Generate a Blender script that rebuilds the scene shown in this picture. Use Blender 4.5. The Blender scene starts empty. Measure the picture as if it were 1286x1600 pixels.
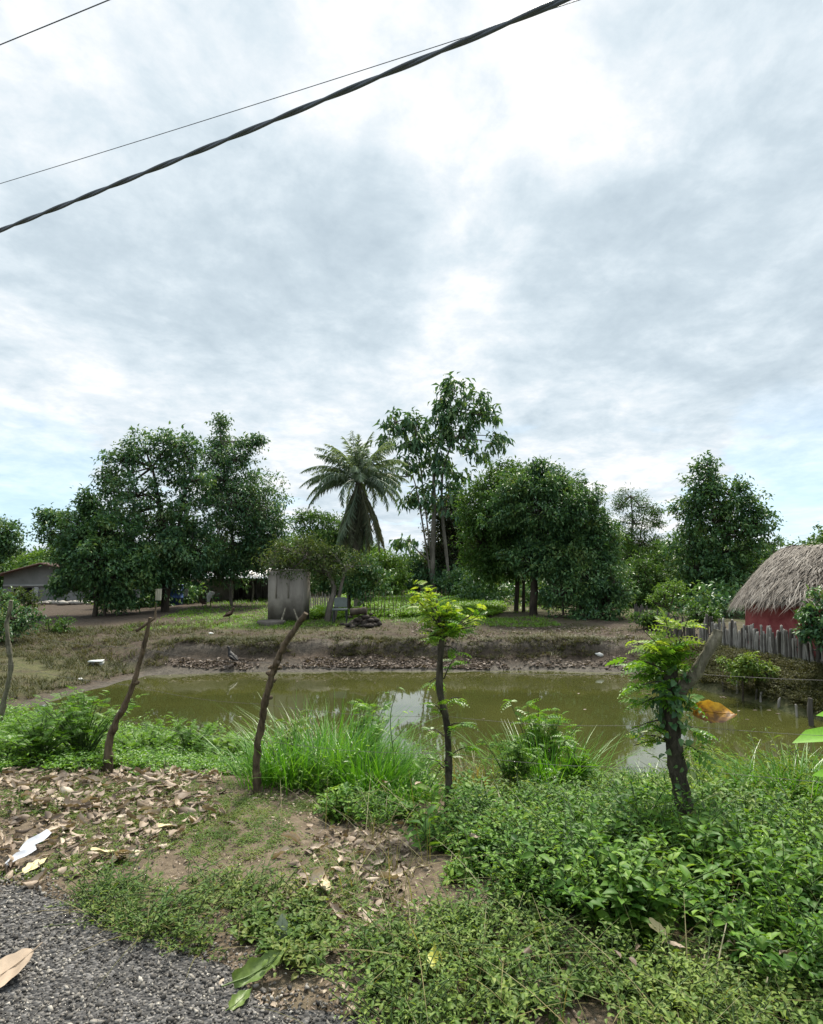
import bpy, math, random
import numpy as np
from mathutils import Vector, Matrix, noise as mnoise

random.seed(11)
rng = np.random.default_rng(11)
PI = math.pi
sc = bpy.context.scene
COL = sc.collection

# ------------------------------------------------------------------ camera
CAM = np.array((0.0, 0.0, 1.6))
PITCH = math.radians(5.14)
F = 1000.0
cam_d = bpy.data.cameras.new('camera')
cam = bpy.data.objects.new('camera', cam_d)
COL.objects.link(cam)
cam.location = CAM
cam.rotation_euler = (PI / 2 + PITCH, 0, 0)
cam_d.sensor_fit = 'VERTICAL'
cam_d.sensor_height = 36.0
cam_d.lens = 36.0 * F / 1600.0
cam_d.clip_start = 0.05
cam_d.clip_end = 2000
sc.camera = cam
CP, SP = math.cos(PITCH), math.sin(PITCH)


def ray(px, py):
    u = (px - 643.0) / F
    v = (800.0 - py) / F
    return np.array((u, CP - v * SP, SP + v * CP))


def W(px, py, Y):
    """World point at horizontal distance Y seen in that direction."""
    d = ray(px, py)
    return CAM + d * (Y / d[1])


def proj(P):
    q = P - CAM
    f = q[:, 1] * CP + q[:, 2] * SP
    up = -q[:, 1] * SP + q[:, 2] * CP
    f = np.where(f < 0.05, 0.05, f)
    return 643 + q[:, 0] / f * F, 800 - up / f * F


def inpoly(x, y, poly):
    ins = np.zeros(len(x), bool)
    n = len(poly)
    for i in range(n):
        x0, y0 = poly[i]
        x1, y1 = poly[(i + 1) % n]
        c = ((y0 > y) != (y1 > y))
        with np.errstate(divide='ignore', invalid='ignore'):
            xi = (x1 - x0) * (y - y0) / ((y1 - y0) if y1 != y0 else 1e-9) + x0
        ins ^= c & (x < xi)
    return ins


# ------------------------------------------------------------------ terrain
POND = [(-6.5, 10.2), (-6.7, 11.4), (-6.4, 13), (-6.0, 14.9), (-4, 15.25), (-1.5, 15.45), (1, 15.4), (3.2, 15.55), (5.0, 15.25),
        (5.6, 14.1), (5.95, 13), (6.3, 11.6), (6.6, 10.4), (7.2, 8.6), (6.9, 7.2), (4.4, 7.0), (2.4, 7.2), (0.2, 7.3), (-1.5, 8.0),
        (-3.2, 8.7), (-5, 9.5)]
WZ = -0.8


def pond_sd(x, y):
    d2 = np.full(x.shape, 1e9)
    n = len(POND)
    for i in range(n):
        ax, ay = POND[i]
        bx, by = POND[(i + 1) % n]
        ex, ey = bx - ax, by - ay
        t = np.clip(((x - ax) * ex + (y - ay) * ey) / (ex * ex + ey * ey), 0, 1)
        d2 = np.minimum(d2, (x - ax - t * ex) ** 2 + (y - ay - t * ey) ** 2)
    d = np.sqrt(d2)
    return np.where(inpoly(x, y, POND), -d, d)


def wob(x, y, s, a):
    return a * (np.sin(x * 1.7 * s + 1.3 * np.sin(y * 1.1 * s + .5)) * np.cos(y * 1.9 * s + 1.1 * np.sin(x * .9 * s + 2))
                + .5 * np.sin(x * 4.1 * s + 2.0 * np.sin(y * 2.7 * s)) * np.cos(y * 3.7 * s + x * 1.3 * s))


def height(x, y):
    x = np.asarray(x, float)
    y = np.asarray(y, float)
    d = pond_sd(x, y) + wob(x, y, 1.1, .07) + wob(x, y, 4, .025)
    df = np.maximum(y - 15.1, 0)
    dn = np.maximum(8.0 - y, 0)
    dl = np.maximum(-6.0 - x, 0)
    dr = np.maximum(x - 5.7, 0)
    far = np.interp(d, [0, .7, .86, 1.05, 6, 20, 60], [-.8, -.5, -.28, -.2, 0, .14, .2])
    near = np.interp(d, [0, .8, 2.4, 3.6, 6], [-.8, -.5, -.12, -.01, 0])
    left = np.interp(d, [0, 1.2, 3, 8, 25], [-.8, -.62, -.38, -.3, -.45])
    right = np.interp(d, [0, .12, .45, 1.0, 3, 12], [-.8, -.66, -.42, -.18, -.3, -.2])
    e = 1e-4
    wf, wn, wl, wr = df ** 2 + e, dn ** 2 + e, dl ** 2 + e, dr ** 2 + e
    out = (far * wf + near * wn + left * wl + right * wr) / (wf + wn + wl + wr)
    ins = WZ + np.maximum(d * .5, -.9)
    z = np.where(d > 0, out, ins)
    k = np.clip(d * 1.5, 0, 1)
    bump = wob(x, y, .7, .025) + wob(x, y, 2.3, .012) + wob(x, y, 6.1, .006)
    k2 = np.clip((d + .3) / 1.2, 0, 1)
    clod = wob(x, y, 3.3, .05) * np.clip((y - 15.6) / .4, 0, 1) * np.clip((18.5 - y) / 2, 0, 1)
    # the road is nearly flat
    rl = road_side(x, y)
    k *= np.clip(rl / .5 + .15, .12, 1)
    return z + bump * k + clod * k2


RA, RB = np.array((-2.14, 3.42)), np.array((-.19, 2.55))
RD = (RB - RA) / np.linalg.norm(RB - RA)
RN = np.array((-RD[1], RD[0]))          # towards the pond


def road_side(x, y):
    """Signed distance past the gravel edge, positive on the verge side."""
    s = (x - RA[0]) * RD[0] + (y - RA[1]) * RD[1]
    n = (x - RA[0]) * RN[0] + (y - RA[1]) * RN[1]
    edge = .07 * np.sin(s * 2.3 + .4) + .04 * np.sin(s * 5.7) + .03 * np.sin(s * 13.0)
    edge = edge + .75 * np.clip((-1.0 - s) / 2, 0, 1)   # wider where the road turns away at the far end
    return n - edge


def hz(x, y):
    return float(height(np.array([x]), np.array([y]))[0])


def G(px, py):
    """Ground point seen in that direction."""
    d = ray(px, py)
    t = np.geomspace(.8, 200, 1500)
    P = CAM + d[None] * t[:, None]
    h = height(P[:, 0], P[:, 1])
    h = np.maximum(h, WZ)
    i = int(np.argmax(P[:, 2] < h))
    return P[i].copy()


# ------------------------------------------------------------------ mesh builder
class MB:
    def __init__(self):
        self.v, self.f, self.n, self.c = [], [], 0, []

    def add(self, verts, faces, col=None):
        """verts (k,3); faces: list of arrays (m,3) or (m,4)"""
        verts = np.asarray(verts, float)
        if isinstance(faces, np.ndarray):
            faces = [faces]
        for a in faces:
            a = np.asarray(a, np.int64)
            if a.size:
                self.f.append(a + self.n)
        self.v.append(verts)
        self.n += len(verts)

    def build(self, name, mat, parent=None, smooth=False):
        me = bpy.data.meshes.new(name)
        V = np.concatenate(self.v) if self.v else np.zeros((0, 3))
        me.vertices.add(len(V))
        me.vertices.foreach_set('co', V.astype(np.float32).ravel())
        sizes = np.concatenate([np.full(len(a), a.shape[1]) for a in self.f])
        loops = np.concatenate([a.ravel() for a in self.f])
        starts = np.concatenate([[0], np.cumsum(sizes)[:-1]])
        me.loops.add(len(loops))
        me.loops.foreach_set('vertex_index', loops.astype(np.int32))
        me.polygons.add(len(sizes))
        me.polygons.foreach_set('loop_start', starts.astype(np.int32))
        if smooth:
            me.polygons.foreach_set('use_smooth', np.ones(len(sizes), bool))
        me.update(calc_edges=True)
        me.validate()
        if mat:
            me.materials.append(mat)
        o = bpy.data.objects.new(name, me)
        COL.objects.link(o)
        if parent is not None:
            o.parent = parent
            o.matrix_parent_inverse = Matrix.Translation(-parent.location)
        return o


def tag(o, label, cat=None, group=None, kind=None):
    o['label'] = label
    if cat:
        o['category'] = cat
    if group:
        o['group'] = group
    if kind:
        o['kind'] = kind
    return o


def thing(name, label, cat, loc, group=None):
    o = bpy.data.objects.new(name, None)
    COL.objects.link(o)
    o.location = [float(a) for a in loc]
    o.empty_display_size = .1
    return tag(o, label, cat, group)


def norm(a):
    return a / np.maximum(np.linalg.norm(a, axis=-1, keepdims=True), 1e-9)


def basis(d, up):
    """(N,3,3) matrices with columns x, y=d, z~up"""
    y = norm(d)
    x = norm(np.cross(y, up))
    z = np.cross(x, y)
    return np.stack([x, y, z], axis=2)


def inst(mb, tv, tf, pos, R, s):
    """many copies of a template into one mesh"""
    s = np.asarray(s, float)
    if s.ndim == 1:
        s = np.repeat(s[:, None], 3, 1)
    N, k = len(pos), len(tv)
    V = np.einsum('nij,nkj->nki', R, tv[None] * s[:, None, :]) + pos[:, None, :]
    off = (np.arange(N) * k)[:, None, None]
    mb.add(V.reshape(-1, 3), [(a[None] + off).reshape(-1, a.shape[1]) for a in tf])


# leaf templates: unit length along +Y, unit width along X
def leaf_small(fold=.18, droop=.12, wide=.4):
    v = np.array([(0, 0, 0), (.5, wide, fold), (0, 1, -droop), (-.5, wide, fold), (0, wide + .1, 0)])
    return v, [np.array([(0, 1, 4), (4, 1, 2), (0, 4, 3), (4, 2, 3)])]


def leaf_mid(fold=.12, droop=.2, w1=.43, w2=.36):
    v = np.array([(0, 0, 0), (w1, .28, fold), (w2, .66, fold * .8 - droop * .3), (0, 1, -droop), (-w2, .66, fold * .8 - droop * .3),
                  (-w1, .28, fold), (0, .3, 0.0), (0, .68, -droop * .35)])
    f3 = np.array([(0, 1, 6), (0, 6, 5), (7, 2, 3), (7, 3, 4)])
    f4 = np.array([(6, 1, 2, 7), (6, 7, 4, 5)])
    return v, [f3, f4]


LS = leaf_small()
LM = leaf_mid()


def stick(mb, p0, p1, r0, r1, sides=3):
    p0, p1 = np.asarray(p0, float).reshape(-1, 3), np.asarray(p1, float).reshape(-1, 3)
    N = len(p0)
    r0 = np.broadcast_to(np.asarray(r0, float), (N,))
    r1 = np.broadcast_to(np.asarray(r1, float), (N,))
    d = norm(p1 - p0)
    a = np.where(np.abs(d[:, 2:3]) > .9, np.array([[1., 0, 0]]), np.array([[0, 0, 1.]]))
    x = norm(np.cross(d, a))
    y = np.cross(d, x)
    ang = np.arange(sides) * 2 * PI / sides
    ring = x[:, None] * np.cos(ang)[None, :, None] + y[:, None] * np.sin(ang)[None, :, None]
    V = np.concatenate([p0[:, None] + ring * r0[:, None, None], p1[:, None] + ring * r1[:, None, None]], 1)
    k = np.arange(sides)
    q = np.stack([k, (k + 1) % sides, sides + (k + 1) % sides, sides + k], 1)
    off = (np.arange(N) * 2 * sides)[:, None, None]
    mb.add(V.reshape(-1, 3), (q[None] + off).reshape(-1, 4))


def smoothpath(pts, n):
    pts = [np.asarray(p, float) for p in pts]
    P = [2 * pts[0] - pts[1]] + pts + [2 * pts[-1] - pts[-2]]
    out = []
    for i in range(len(pts) - 1):
        a, b, c, d = P[i:i + 4]
        for j in range(n):
            t = j / n
            out.append(.5 * (2 * b + (c - a) * t + (2 * a - 5 * b + 4 * c - d) * t * t + (3 * b - a - 3 * c + d) * t ** 3))
    out.append(pts[-1])
    return np.array(out)


def tube(mb, pts, rad, sides=8, n=5, rough=.1, cap=True):
    P = smoothpath(pts, n) if n > 1 else np.array(pts, float)
    r = np.interp(np.linspace(0, 1, len(P)), np.linspace(0, 1, len(rad)), rad)
    T = norm(np.gradient(P, axis=0))
    x = np.cross(T[0], (0, 0, 1.) if abs(T[0][2]) < .9 else (1., 0, 0))
    x /= np.linalg.norm(x)
    V = []
    ang = np.arange(sides) * 2 * PI / sides
    ph = rng.uniform(0, 6.28)
    for i in range(len(P)):
        x = x - T[i] * np.dot(x, T[i])
        x /= np.linalg.norm(x)
        y = np.cross(T[i], x)
        rr = r[i] * (1 + rough * np.sin(ang * 2 + ph + i * .7) * .6 + rough * rng.normal(0, .5, sides))
        V.append(P[i] + rr[:, None] * (np.cos(ang)[:, None] * x + np.sin(ang)[:, None] * y))
    V = np.concatenate(V)
    k = np.arange(sides)
    Q = []
    for i in range(len(P) - 1):
        a = i * sides
        Q.append(np.stack([a + k, a + (k + 1) % sides, a + sides + (k + 1) % sides, a + sides + k], 1))
    mb.add(V, np.concatenate(Q))
    if cap:
        for c, ring in ((P[0], V[:sides]), (P[-1] + T[-1] * r[-1] * .15, V[-sides:])):
            m = np.vstack([ring, c[None]])
            mb.add(m, np.stack([k, (k + 1) % sides, np.full(sides, sides)], 1))
    return P


def box(mb, c, s, rz=0., jitter=0.):
    x, y, z = [a / 2 for a in s]
    v = np.array([(-x, -y, -z), (x, -y, -z), (x, y, -z), (-x, y, -z), (-x, -y, z), (x, -y, z), (x, y, z), (-x, y, z)])
    if jitter:
        v = v + rng.normal(0, jitter, v.shape)
    R = np.array([(math.cos(rz), -math.sin(rz), 0), (math.sin(rz), math.cos(rz), 0), (0, 0, 1)])
    mb.add(v @ R.T + np.array(c), np.array([(0, 3, 2, 1), (4, 5, 6, 7), (0, 1, 5, 4), (1, 2, 6, 5), (2, 3, 7, 6), (3, 0, 4, 7)]))


def rand_dirs(n, zmin=-1., zmax=1.):
    z = rng.uniform(zmin, zmax, n)
    a = rng.uniform(0, 2 * PI, n)
    r = np.sqrt(np.maximum(1 - z * z, 0))
    return np.stack([r * np.cos(a), r * np.sin(a), z], 1)


# ------------------------------------------------------------------ materials
def nt(m):
    m.use_nodes = True
    t = m.node_tree
    t.nodes.clear()
    return t


def nd(t, kind, **kw):
    n = t.nodes.new(kind)
    for k, v in kw.items():
        if k.startswith('i_'):
            n.inputs[k[2:].replace('_', ' ')].default_value = v
        else:
            setattr(n, k, v)
    return n


def ramp(t, stops, fac=None, interp='LINEAR'):
    n = t.nodes.new('ShaderNodeValToRGB')
    n.color_ramp.interpolation = interp
    el = n.color_ramp.elements
    while len(el) < len(stops):
        el.new(.5)
    for e, (p, c) in zip(el, stops):
        e.position = p
        e.color = (*c, 1)
    if fac is not None:
        t.links.new(fac, n.inputs[0])
    return n.outputs[0]


def math_(t, op, a, b=None, clamp=False):
    n = t.nodes.new('ShaderNodeMath')
    n.operation = op
    n.use_clamp = clamp
    for i, v in enumerate((a, b)):
        if v is None:
            continue
        if isinstance(v, (int, float)):
            n.inputs[i].default_value = v
        else:
            t.links.new(v, n.inputs[i])
    return n.outputs[0]


def mixc(t, f, a, b, mode='MIX'):
    n = t.nodes.new('ShaderNodeMix')
    n.data_type = 'RGBA'
    n.blend_type = mode
    for i, v in ((0, f), (6, a), (7, b)):
        if isinstance(v, (int, float)):
            n.inputs[i].default_value = v
        elif isinstance(v, tuple):
            n.inputs[i].default_value = (*v, 1)
        else:
            t.links.new(v, n.inputs[i])
    return n.outputs[2]


def noise(t, scale, detail=4, rough=.55, vec=None, dist=0.):
    n = nd(t, 'ShaderNodeTexNoise', i_Scale=scale, i_Detail=detail, i_Roughness=rough, i_Distortion=dist)
    if vec is not None:
        t.links.new(vec, n.inputs['Vector'])
    return n.outputs[0]


def objco(t, sx=1, sy=1, sz=1):
    g = nd(t, 'ShaderNodeNewGeometry')
    m = nd(t, 'ShaderNodeMapping')
    m.inputs['Scale'].default_value = (sx, sy, sz)
    t.links.new(g.outputs['Position'], m.inputs['Vector'])
    return m.outputs[0]


def principled(t, col, rough=.8, spec=.3, bump=None, bstr=.4, bdist=.02):
    p = nd(t, 'ShaderNodeBsdfPrincipled')
    if isinstance(col, tuple):
        p.inputs['Base Color'].default_value = (*col, 1)
    else:
        t.links.new(col, p.inputs['Base Color'])
    if isinstance(rough, (int, float)):
        p.inputs['Roughness'].default_value = rough
    else:
        t.links.new(rough, p.inputs['Roughness'])
    p.inputs['Specular IOR Level'].default_value = spec
    if bump is not None:
        b = nd(t, 'ShaderNodeBump', i_Strength=bstr, i_Distance=bdist)
        t.links.new(bump, b.inputs['Height'])
        t.links.new(b.outputs[0], p.inputs['Normal'])
    return p


def outp(t, sh):
    o = nd(t, 'ShaderNodeOutputMaterial')
    t.links.new(sh, o.inputs[0])


def leafmat(name, stops, trans=.3, rough=.52, spec=.15, clump=1.2, byobj=False, tboost=1.5):
    """stops: colours of single leaves, drawn at random per leaf; a slow noise shifts whole sprays"""
    m = bpy.data.materials.new(name)
    t = nt(m)
    if byobj:
        r = nd(t, 'ShaderNodeObjectInfo').outputs['Random']
    else:
        r = nd(t, 'ShaderNodeNewGeometry').outputs['Random Per Island']
    n = noise(t, clump, 2, .5, objco(t))
    f = math_(t, 'ADD', math_(t, 'MULTIPLY', r, .55), math_(t, 'MULTIPLY', math_(t, 'SUBTRACT', n, .3), 1.1), True)
    k = len(stops)
    c = ramp(t, [(i / (k - 1), s) for i, s in enumerate(stops)], f)
    fine = noise(t, 60, 2, .6, objco(t))
    c = mixc(t, .35, c, ramp(t, [(.3, (.55, .55, .55)), (.7, (1.25, 1.25, 1.25))], fine), 'MULTIPLY')
    p = principled(t, c, rough, spec)
    if trans > 0:
        tr = nd(t, 'ShaderNodeBsdfTranslucent')
        ct = mixc(t, 1., c, (tboost * 1.05, tboost, tboost * .45), 'MULTIPLY')
        t.links.new(ct, tr.inputs[0])
        mx = nd(t, 'ShaderNodeMixShader', i_Fac=trans)
        t.links.new(p.outputs[0], mx.inputs[1])
        t.links.new(tr.outputs[0], mx.inputs[2])
        outp(t, mx.outputs[0])
    else:
        outp(t, p.outputs[0])
    return m


def barkmat(name, c0, c1, sc_=6., stretch=.25, bstr=.6):
    m = bpy.data.materials.new(name)
    t = nt(m)
    n = noise(t, sc_, 6, .65, objco(t, 1, 1, stretch), .6)
    n2 = noise(t, sc_ * .3, 3, .5, objco(t))
    c = ramp(t, [(.3, c0), (.7, c1)], n)
    c = mixc(t, .5, c, ramp(t, [(.35, (.6, .6, .58)), (.65, (1.3, 1.3, 1.25))], n2), 'MULTIPLY')
    outp(t, principled(t, c, .9, .15, n, bstr, .02).outputs[0])
    return m


def wallmat(name, c0, c1, dirt=(.12, .1, .08), sc_=2., base_z=0., dirt_h=.4, stretch=1.):
    m = bpy.data.materials.new(name)
    t = nt(m)
    co = objco(t, 1, 1, stretch)
    n = noise(t, sc_, 6, .65, co, .4)
    c = ramp(t, [(.3, c0), (.7, c1)], n)
    g = nd(t, 'ShaderNodeNewGeometry')
    s = nd(t, 'ShaderNodeSeparateXYZ')
    t.links.new(g.outputs['Position'], s.inputs[0])
    n2 = noise(t, 3., 5, .6, objco(t))
    hgt = math_(t, 'ADD', math_(t, 'DIVIDE', math_(t, 'SUBTRACT', s.outputs[2], base_z), dirt_h), math_(t, 'MULTIPLY', math_(t, 'SUBTRACT', n2, .5), 1.6))
    c = mixc(t, math_(t, 'SUBTRACT', 1., hgt, True), c, dirt)
    outp(t, principled(t, c, .92, .15, n, .35, .01).outputs[0])
    return m


def plain(name, col, rough=.7, spec=.3, var=.35, sc_=8.):
    m = bpy.data.materials.new(name)
    t = nt(m)
    n = noise(t, sc_, 5, .6, objco(t))
    c = mixc(t, var, col, ramp(t, [(.3, (.3, .28, .26)), (.7, (1.35, 1.35, 1.35))], n), 'MULTIPLY')
    outp(t, principled(t, c, rough, spec, n, .2, .01).outputs[0])
    return m


M = {}
M['bark_grey'] = barkmat('bark_grey', (.07, .06, .05), (.2, .18, .155))
M['bark_dark'] = barkmat('bark_dark', (.025, .02, .016), (.085, .07, .055))
M['bark_pale'] = barkmat('bark_pale', (.18, .165, .14), (.42, .4, .36), 5)
M['post_wood'] = barkmat('post_wood', (.025, .019, .013), (.17, .13, .09), 26, .25, 1.)
M['live_bark'] = barkmat('live_bark', (.014, .013, .01), (.1, .088, .066), 26, .35, 1.)
M['cut_wood'] = barkmat('cut_wood', (.045, .04, .03), (.27, .245, .19), 22, .4, 1.)
M['picket'] = barkmat('weathered_picket_wood', (.12, .112, .103), (.37, .35, .325), 16, .15)
M['picket_dark'] = barkmat('dark_picket_wood', (.04, .035, .03), (.13, .12, .11), 12, .15)

M['lf_dark'] = leafmat('dark_tree_leaves', [(.024, .064, .033), (.04, .104, .046), (.07, .152, .056), (.115, .2, .066), (.19, .24, .075)], .25, .45, .3)  # leaf greens lifted to put the faint haze over the trees into colour
M['lf_blue'] = leafmat('blue_green_leaves', [(.029, .076, .044), (.045, .112, .058), (.075, .158, .07), (.118, .2, .082), (.19, .24, .09)], .25, .45, .3)  # lifted likewise for the veil of haze on these crowns
M['lf_mid'] = leafmat('mid_green_leaves', [(.026, .066, .02), (.045, .1, .026), (.075, .145, .036), (.12, .2, .055)], .3)
M['lf_light'] = leafmat('light_green_leaves', [(.045, .1, .02), (.075, .15, .03), (.11, .2, .04), (.16, .24, .06)], .35)
M['lf_olive'] = leafmat('olive_leaves', [(.03, .05, .018), (.05, .085, .026), (.085, .12, .04), (.13, .15, .06)], .3)
M['lf_brown'] = leafmat('brownish_leaves', [(.02, .04, .02), (.03, .05, .022), (.06, .06, .03), (.1, .085, .05)], .25)
M['lf_palm'] = leafmat('palm_leaves', [(.09, .155, .105), (.15, .22, .15), (.21, .275, .2), (.3, .36, .27)], .28, .4, .4)  # made paler so the haze before the palm sits in the leaf colour
M['lf_palm_dead'] = leafmat('withered_palm_leaves', [(.08, .085, .055), (.11, .125, .075), (.15, .155, .1), (.08, .12, .065)], .2, .6, .2)
M['lf_lime'] = leafmat('young_yellow_green_leaves', [(.1, .19, .02), (.17, .28, .028), (.28, .37, .045), (.42, .46, .09)], .4, .45, .3, 5)
M['lf_pin'] = leafmat('feathery_shrub_leaves', [(.05, .12, .015), (.08, .19, .02), (.13, .26, .028), (.22, .34, .05)], .4, .42, .4, 2)
M['lf_weed'] = leafmat('weed_leaves', [(.022, .062, .014), (.052, .13, .02), (.11, .215, .028), (.25, .37, .06)], .3, .5, .15, 2.2)
M['lf_weedpale'] = leafmat('pale_weed_leaves', [(.04, .09, .018), (.085, .15, .03), (.155, .225, .046), (.28, .34, .1)], .3, .5, .15, 3)
M['lf_patch'] = leafmat('verge_weed_leaves', [(.035, .085, .018), (.075, .135, .026), (.13, .18, .04), (.22, .23, .075)], .3, .5, .15, 3)
M['grass'] = leafmat('long_grass', [(.025, .09, .01), (.055, .17, .014), (.1, .25, .022), (.17, .32, .05)], .35, .4, .4, 2)
M['grass_dry'] = leafmat('dry_grass', [(.09, .085, .03), (.13, .13, .045), (.2, .17, .07), (.28, .24, .12)], .3, .5, .3, 2)
M['grass_bank'] = leafmat('bank_grass', [(.028, .035, .013), (.05, .058, .019), (.08, .08, .031), (.125, .11, .058)], .25, .6, .2, 1)
M['lawn'] = leafmat('lawn_plants', [(.05, .12, .012), (.085, .18, .018), (.13, .24, .026), (.2, .3, .05)], .35, .5, .3, .8)
M['litter'] = leafmat('dry_leaf_litter', [(.055, .04, .029), (.15, .11, .079), (.32, .25, .185), (.54, .46, .355)], .12, .6, .3, 6, False, 1.)
M['litter_far'] = leafmat('shore_leaf_litter', [(.05, .038, .03), (.115, .088, .07), (.21, .168, .14), (.4, .34, .29)], .1, .7, .2, 3, False, 1.)
M['dryleaf'] = leafmat('dry_fallen_leaf', [(.1, .072, .05), (.24, .182, .132), (.4, .315, .235), (.55, .465, .35)], .12, .55, .35, 5, True, 1.)
M['stem'] = plain('weed_stem', (.06, .1, .03), .7)


# ground sheet
def ground_material():
    m = bpy.data.materials.new('ground_soil')
    t = nt(m)
    a = nd(t, 'ShaderNodeAttribute', attribute_name='zone')
    s = nd(t, 'ShaderNodeSeparateColor')
    t.links.new(a.outputs['Color'], s.inputs[0])
    co = objco(t)
    n1 = noise(t, 1.6, 6, .65, co, .5)
    n2 = noise(t, 11, 6, .7, co, .3)
    n3 = noise(t, 70, 4, .7, co)
    soil = ramp(t, [(.25, (.05, .038, .027)), (.5, (.125, .096, .066)), (.75, (.24, .19, .138))], math_(t, 'ADD', math_(t, 'MULTIPLY', n2, .65), math_(t, 'MULTIPLY', n3, .35)))
    red = ramp(t, [(.3, (.026, .02, .015)), (.7, (.078, .057, .041))], n2)
    grass = ramp(t, [(.25, (.035, .05, .016)), (.5, (.075, .085, .028)), (.75, (.125, .115, .05))], n2)
    mud = ramp(t, [(.3, (.03, .025, .019)), (.7, (.095, .082, .064))], n2)
    c = mixc(t, s.outputs[2], soil, red)
    gmask = math_(t, 'ADD', math_(t, 'SUBTRACT', math_(t, 'MULTIPLY', s.outputs[0], 1.7), .5), math_(t, 'MULTIPLY', math_(t, 'SUBTRACT', n1, .5), 2.2), True)
    c = mixc(t, gmask, c, grass)
    c = mixc(t, s.outputs[1], c, mud)
    h = math_(t, 'ADD', math_(t, 'MULTIPLY', n2, .7), math_(t, 'MULTIPLY', n3, .3))
    rg = math_(t, 'SUBTRACT', .95, math_(t, 'MULTIPLY', s.outputs[1], .25))
    outp(t, principled(t, c, rg, .2, h, .8, .05).outputs[0])
    return m


def gravel_material():
    m = bpy.data.materials.new('gravel_road')
    t = nt(m)
    co = objco(t)
    v = nd(t, 'ShaderNodeTexVoronoi', i_Scale=75.)
    t.links.new(co, v.inputs['Vector'])
    n = noise(t, 3, 4, .6, co)
    s = nd(t, 'ShaderNodeSeparateColor')
    t.links.new(v.outputs['Color'], s.inputs[0])
    c = ramp(t, [(0, (.028, .027, .027)), (.6, (.085, .082, .08)), (1, (.2, .19, .18))], s.outputs[0])
    c = mixc(t, .5, c, ramp(t, [(.35, (.6, .58, .55)), (.65, (1.2, 1.2, 1.2))], n), 'MULTIPLY')
    outp(t, principled(t, c, .85, .3, math_(t, 'SUBTRACT', 1., v.outputs['Distance']), .9, .02).outputs[0])
    return m


def stone_material():
    m = bpy.data.materials.new('crushed_stone')
    t = nt(m)
    r = nd(t, 'ShaderNodeNewGeometry').outputs['Random Per Island']
    n = noise(t, 120, 3, .6, objco(t))
    c = ramp(t, [(0, (.031, .028, .025)), (.4, (.096, .087, .076)), (.75, (.2, .183, .16)), (.95, (.29, .265, .23)), (1, (.42, .39, .34))], r)
    c = mixc(t, .4, c, ramp(t, [(.3, (.6, .6, .6)), (.7, (1.2, 1.2, 1.2))], n), 'MULTIPLY')
    outp(t, principled(t, c, .75, .35, n, .3, .003).outputs[0])
    return m


def water_material():
    m = bpy.data.materials.new('murky_pond_water')
    t = nt(m)
    co = objco(t)
    n1 = noise(t, .5, 3, .5, co)
    c = ramp(t, [(.3, (.037, .041, .011)), (.7, (.057, .060, .017))], n1)
    b1 = noise(t, 3.2, 2, .5, objco(t, 1, .45, 1))
    b2 = noise(t, 14, 2, .5, objco(t, 1, .6, 1))
    h = math_(t, 'ADD', math_(t, 'MULTIPLY', b1, 1.), math_(t, 'MULTIPLY', b2, .08))
    p = principled(t, c, .03, .5, h, .035, .05)
    p.inputs['IOR'].default_value = 2.4
    outp(t, p.outputs[0])
    return m


# ------------------------------------------------------------------ ground
def build_ground():
    u = np.linspace(-1, 1, 300)
    xs = np.sinh(u * 4.9) / math.sinh(4.9) * 260
    # along y: fine near the verge and pond, coarse beyond
    ys = np.concatenate([np.linspace(-40, -2, 12), np.linspace(-1.6, 1.4, 10), np.arange(1.5, 8, .05), np.arange(8, 14.6, .12), np.arange(14.6, 19, .06),
                         np.arange(19, 30, .3), np.geomspace(30, 700, 40)])
    X, Y = np.meshgrid(xs, ys)
    x, y = X.ravel(), Y.ravel()
    z = height(x, y)
    nx, ny = len(xs), len(ys)
    i = np.arange(nx * ny).reshape(ny, nx)
    q = np.stack([i[:-1, :-1].ravel(), i[:-1, 1:].ravel(), i[1:, 1:].ravel(), i[1:, :-1].ravel()], 1)
    mb = MB()
    mb.add(np.stack([x, y, z], 1), q)
    o = mb.build('ground', ground_material(), None, True)
    d = pond_sd(x, y)
    grass = np.full(x.shape, .35)
    far = y > 15
    grass = np.where(far, np.interp(d, [0, .9, 1.2, 4, 8], [0, .12, .3, .32, .55]), grass)
    grass = np.where((far) & (x > -7) & (x < -2) & (y > 18.5), .75, grass)
    grass = np.where((x < -5.9) & (y > 9) & (y < 15.5), np.interp(d, [0, .4, 1], [.0, .4, .6]), grass)
    grass = np.where((x > 5.6) & (y < 15), .85, grass)
    grass = np.where((~far) & (y < 7.5) & (x < 0.6), .22, grass)
    mud = np.clip(1 - (d - .05) / .35, 0, 1) * (y > 7)
    mud = np.where(far, np.clip(1 - (d - .1) / .5, 0, 1), mud)
    mud = np.where(far, np.maximum(mud, .8 * np.exp(-((d - .88) / .16) ** 2)), mud)
    red = np.where(far, np.interp(d, [.5, 1, 3, 6], [.4, .9, .6, .2]), 0.)
    red = np.where((x < -4.5) & (y > 14.5) & (y < 20), .9, red)
    mud = np.where((x > 5.3) & (y < 15.3), mud * .3, mud)
    red = np.where((y > 15.6) & (y < 60), np.maximum(red, .95), red)
    red = np.where((x < -5.9) & (y > 8.5) & (y <= 16), .9, red)
    grass = np.where((y > 20) & (x < -3), np.minimum(grass, .4), grass)
    grass = np.where((y > 18) & (x < -7.5), np.minimum(grass, .12), grass)  # bares the darker soil, painting in shade behind the left trees
    at = o.data.attributes.new('zone', 'FLOAT_COLOR', 'POINT')
    at.data.foreach_set('color', np.stack([grass, mud, red, np.ones_like(x)], 1).astype(np.float32).ravel())
    tag(o, 'bare brown soil and thin grass around the pond', None, None, 'structure')


build_ground()

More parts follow.
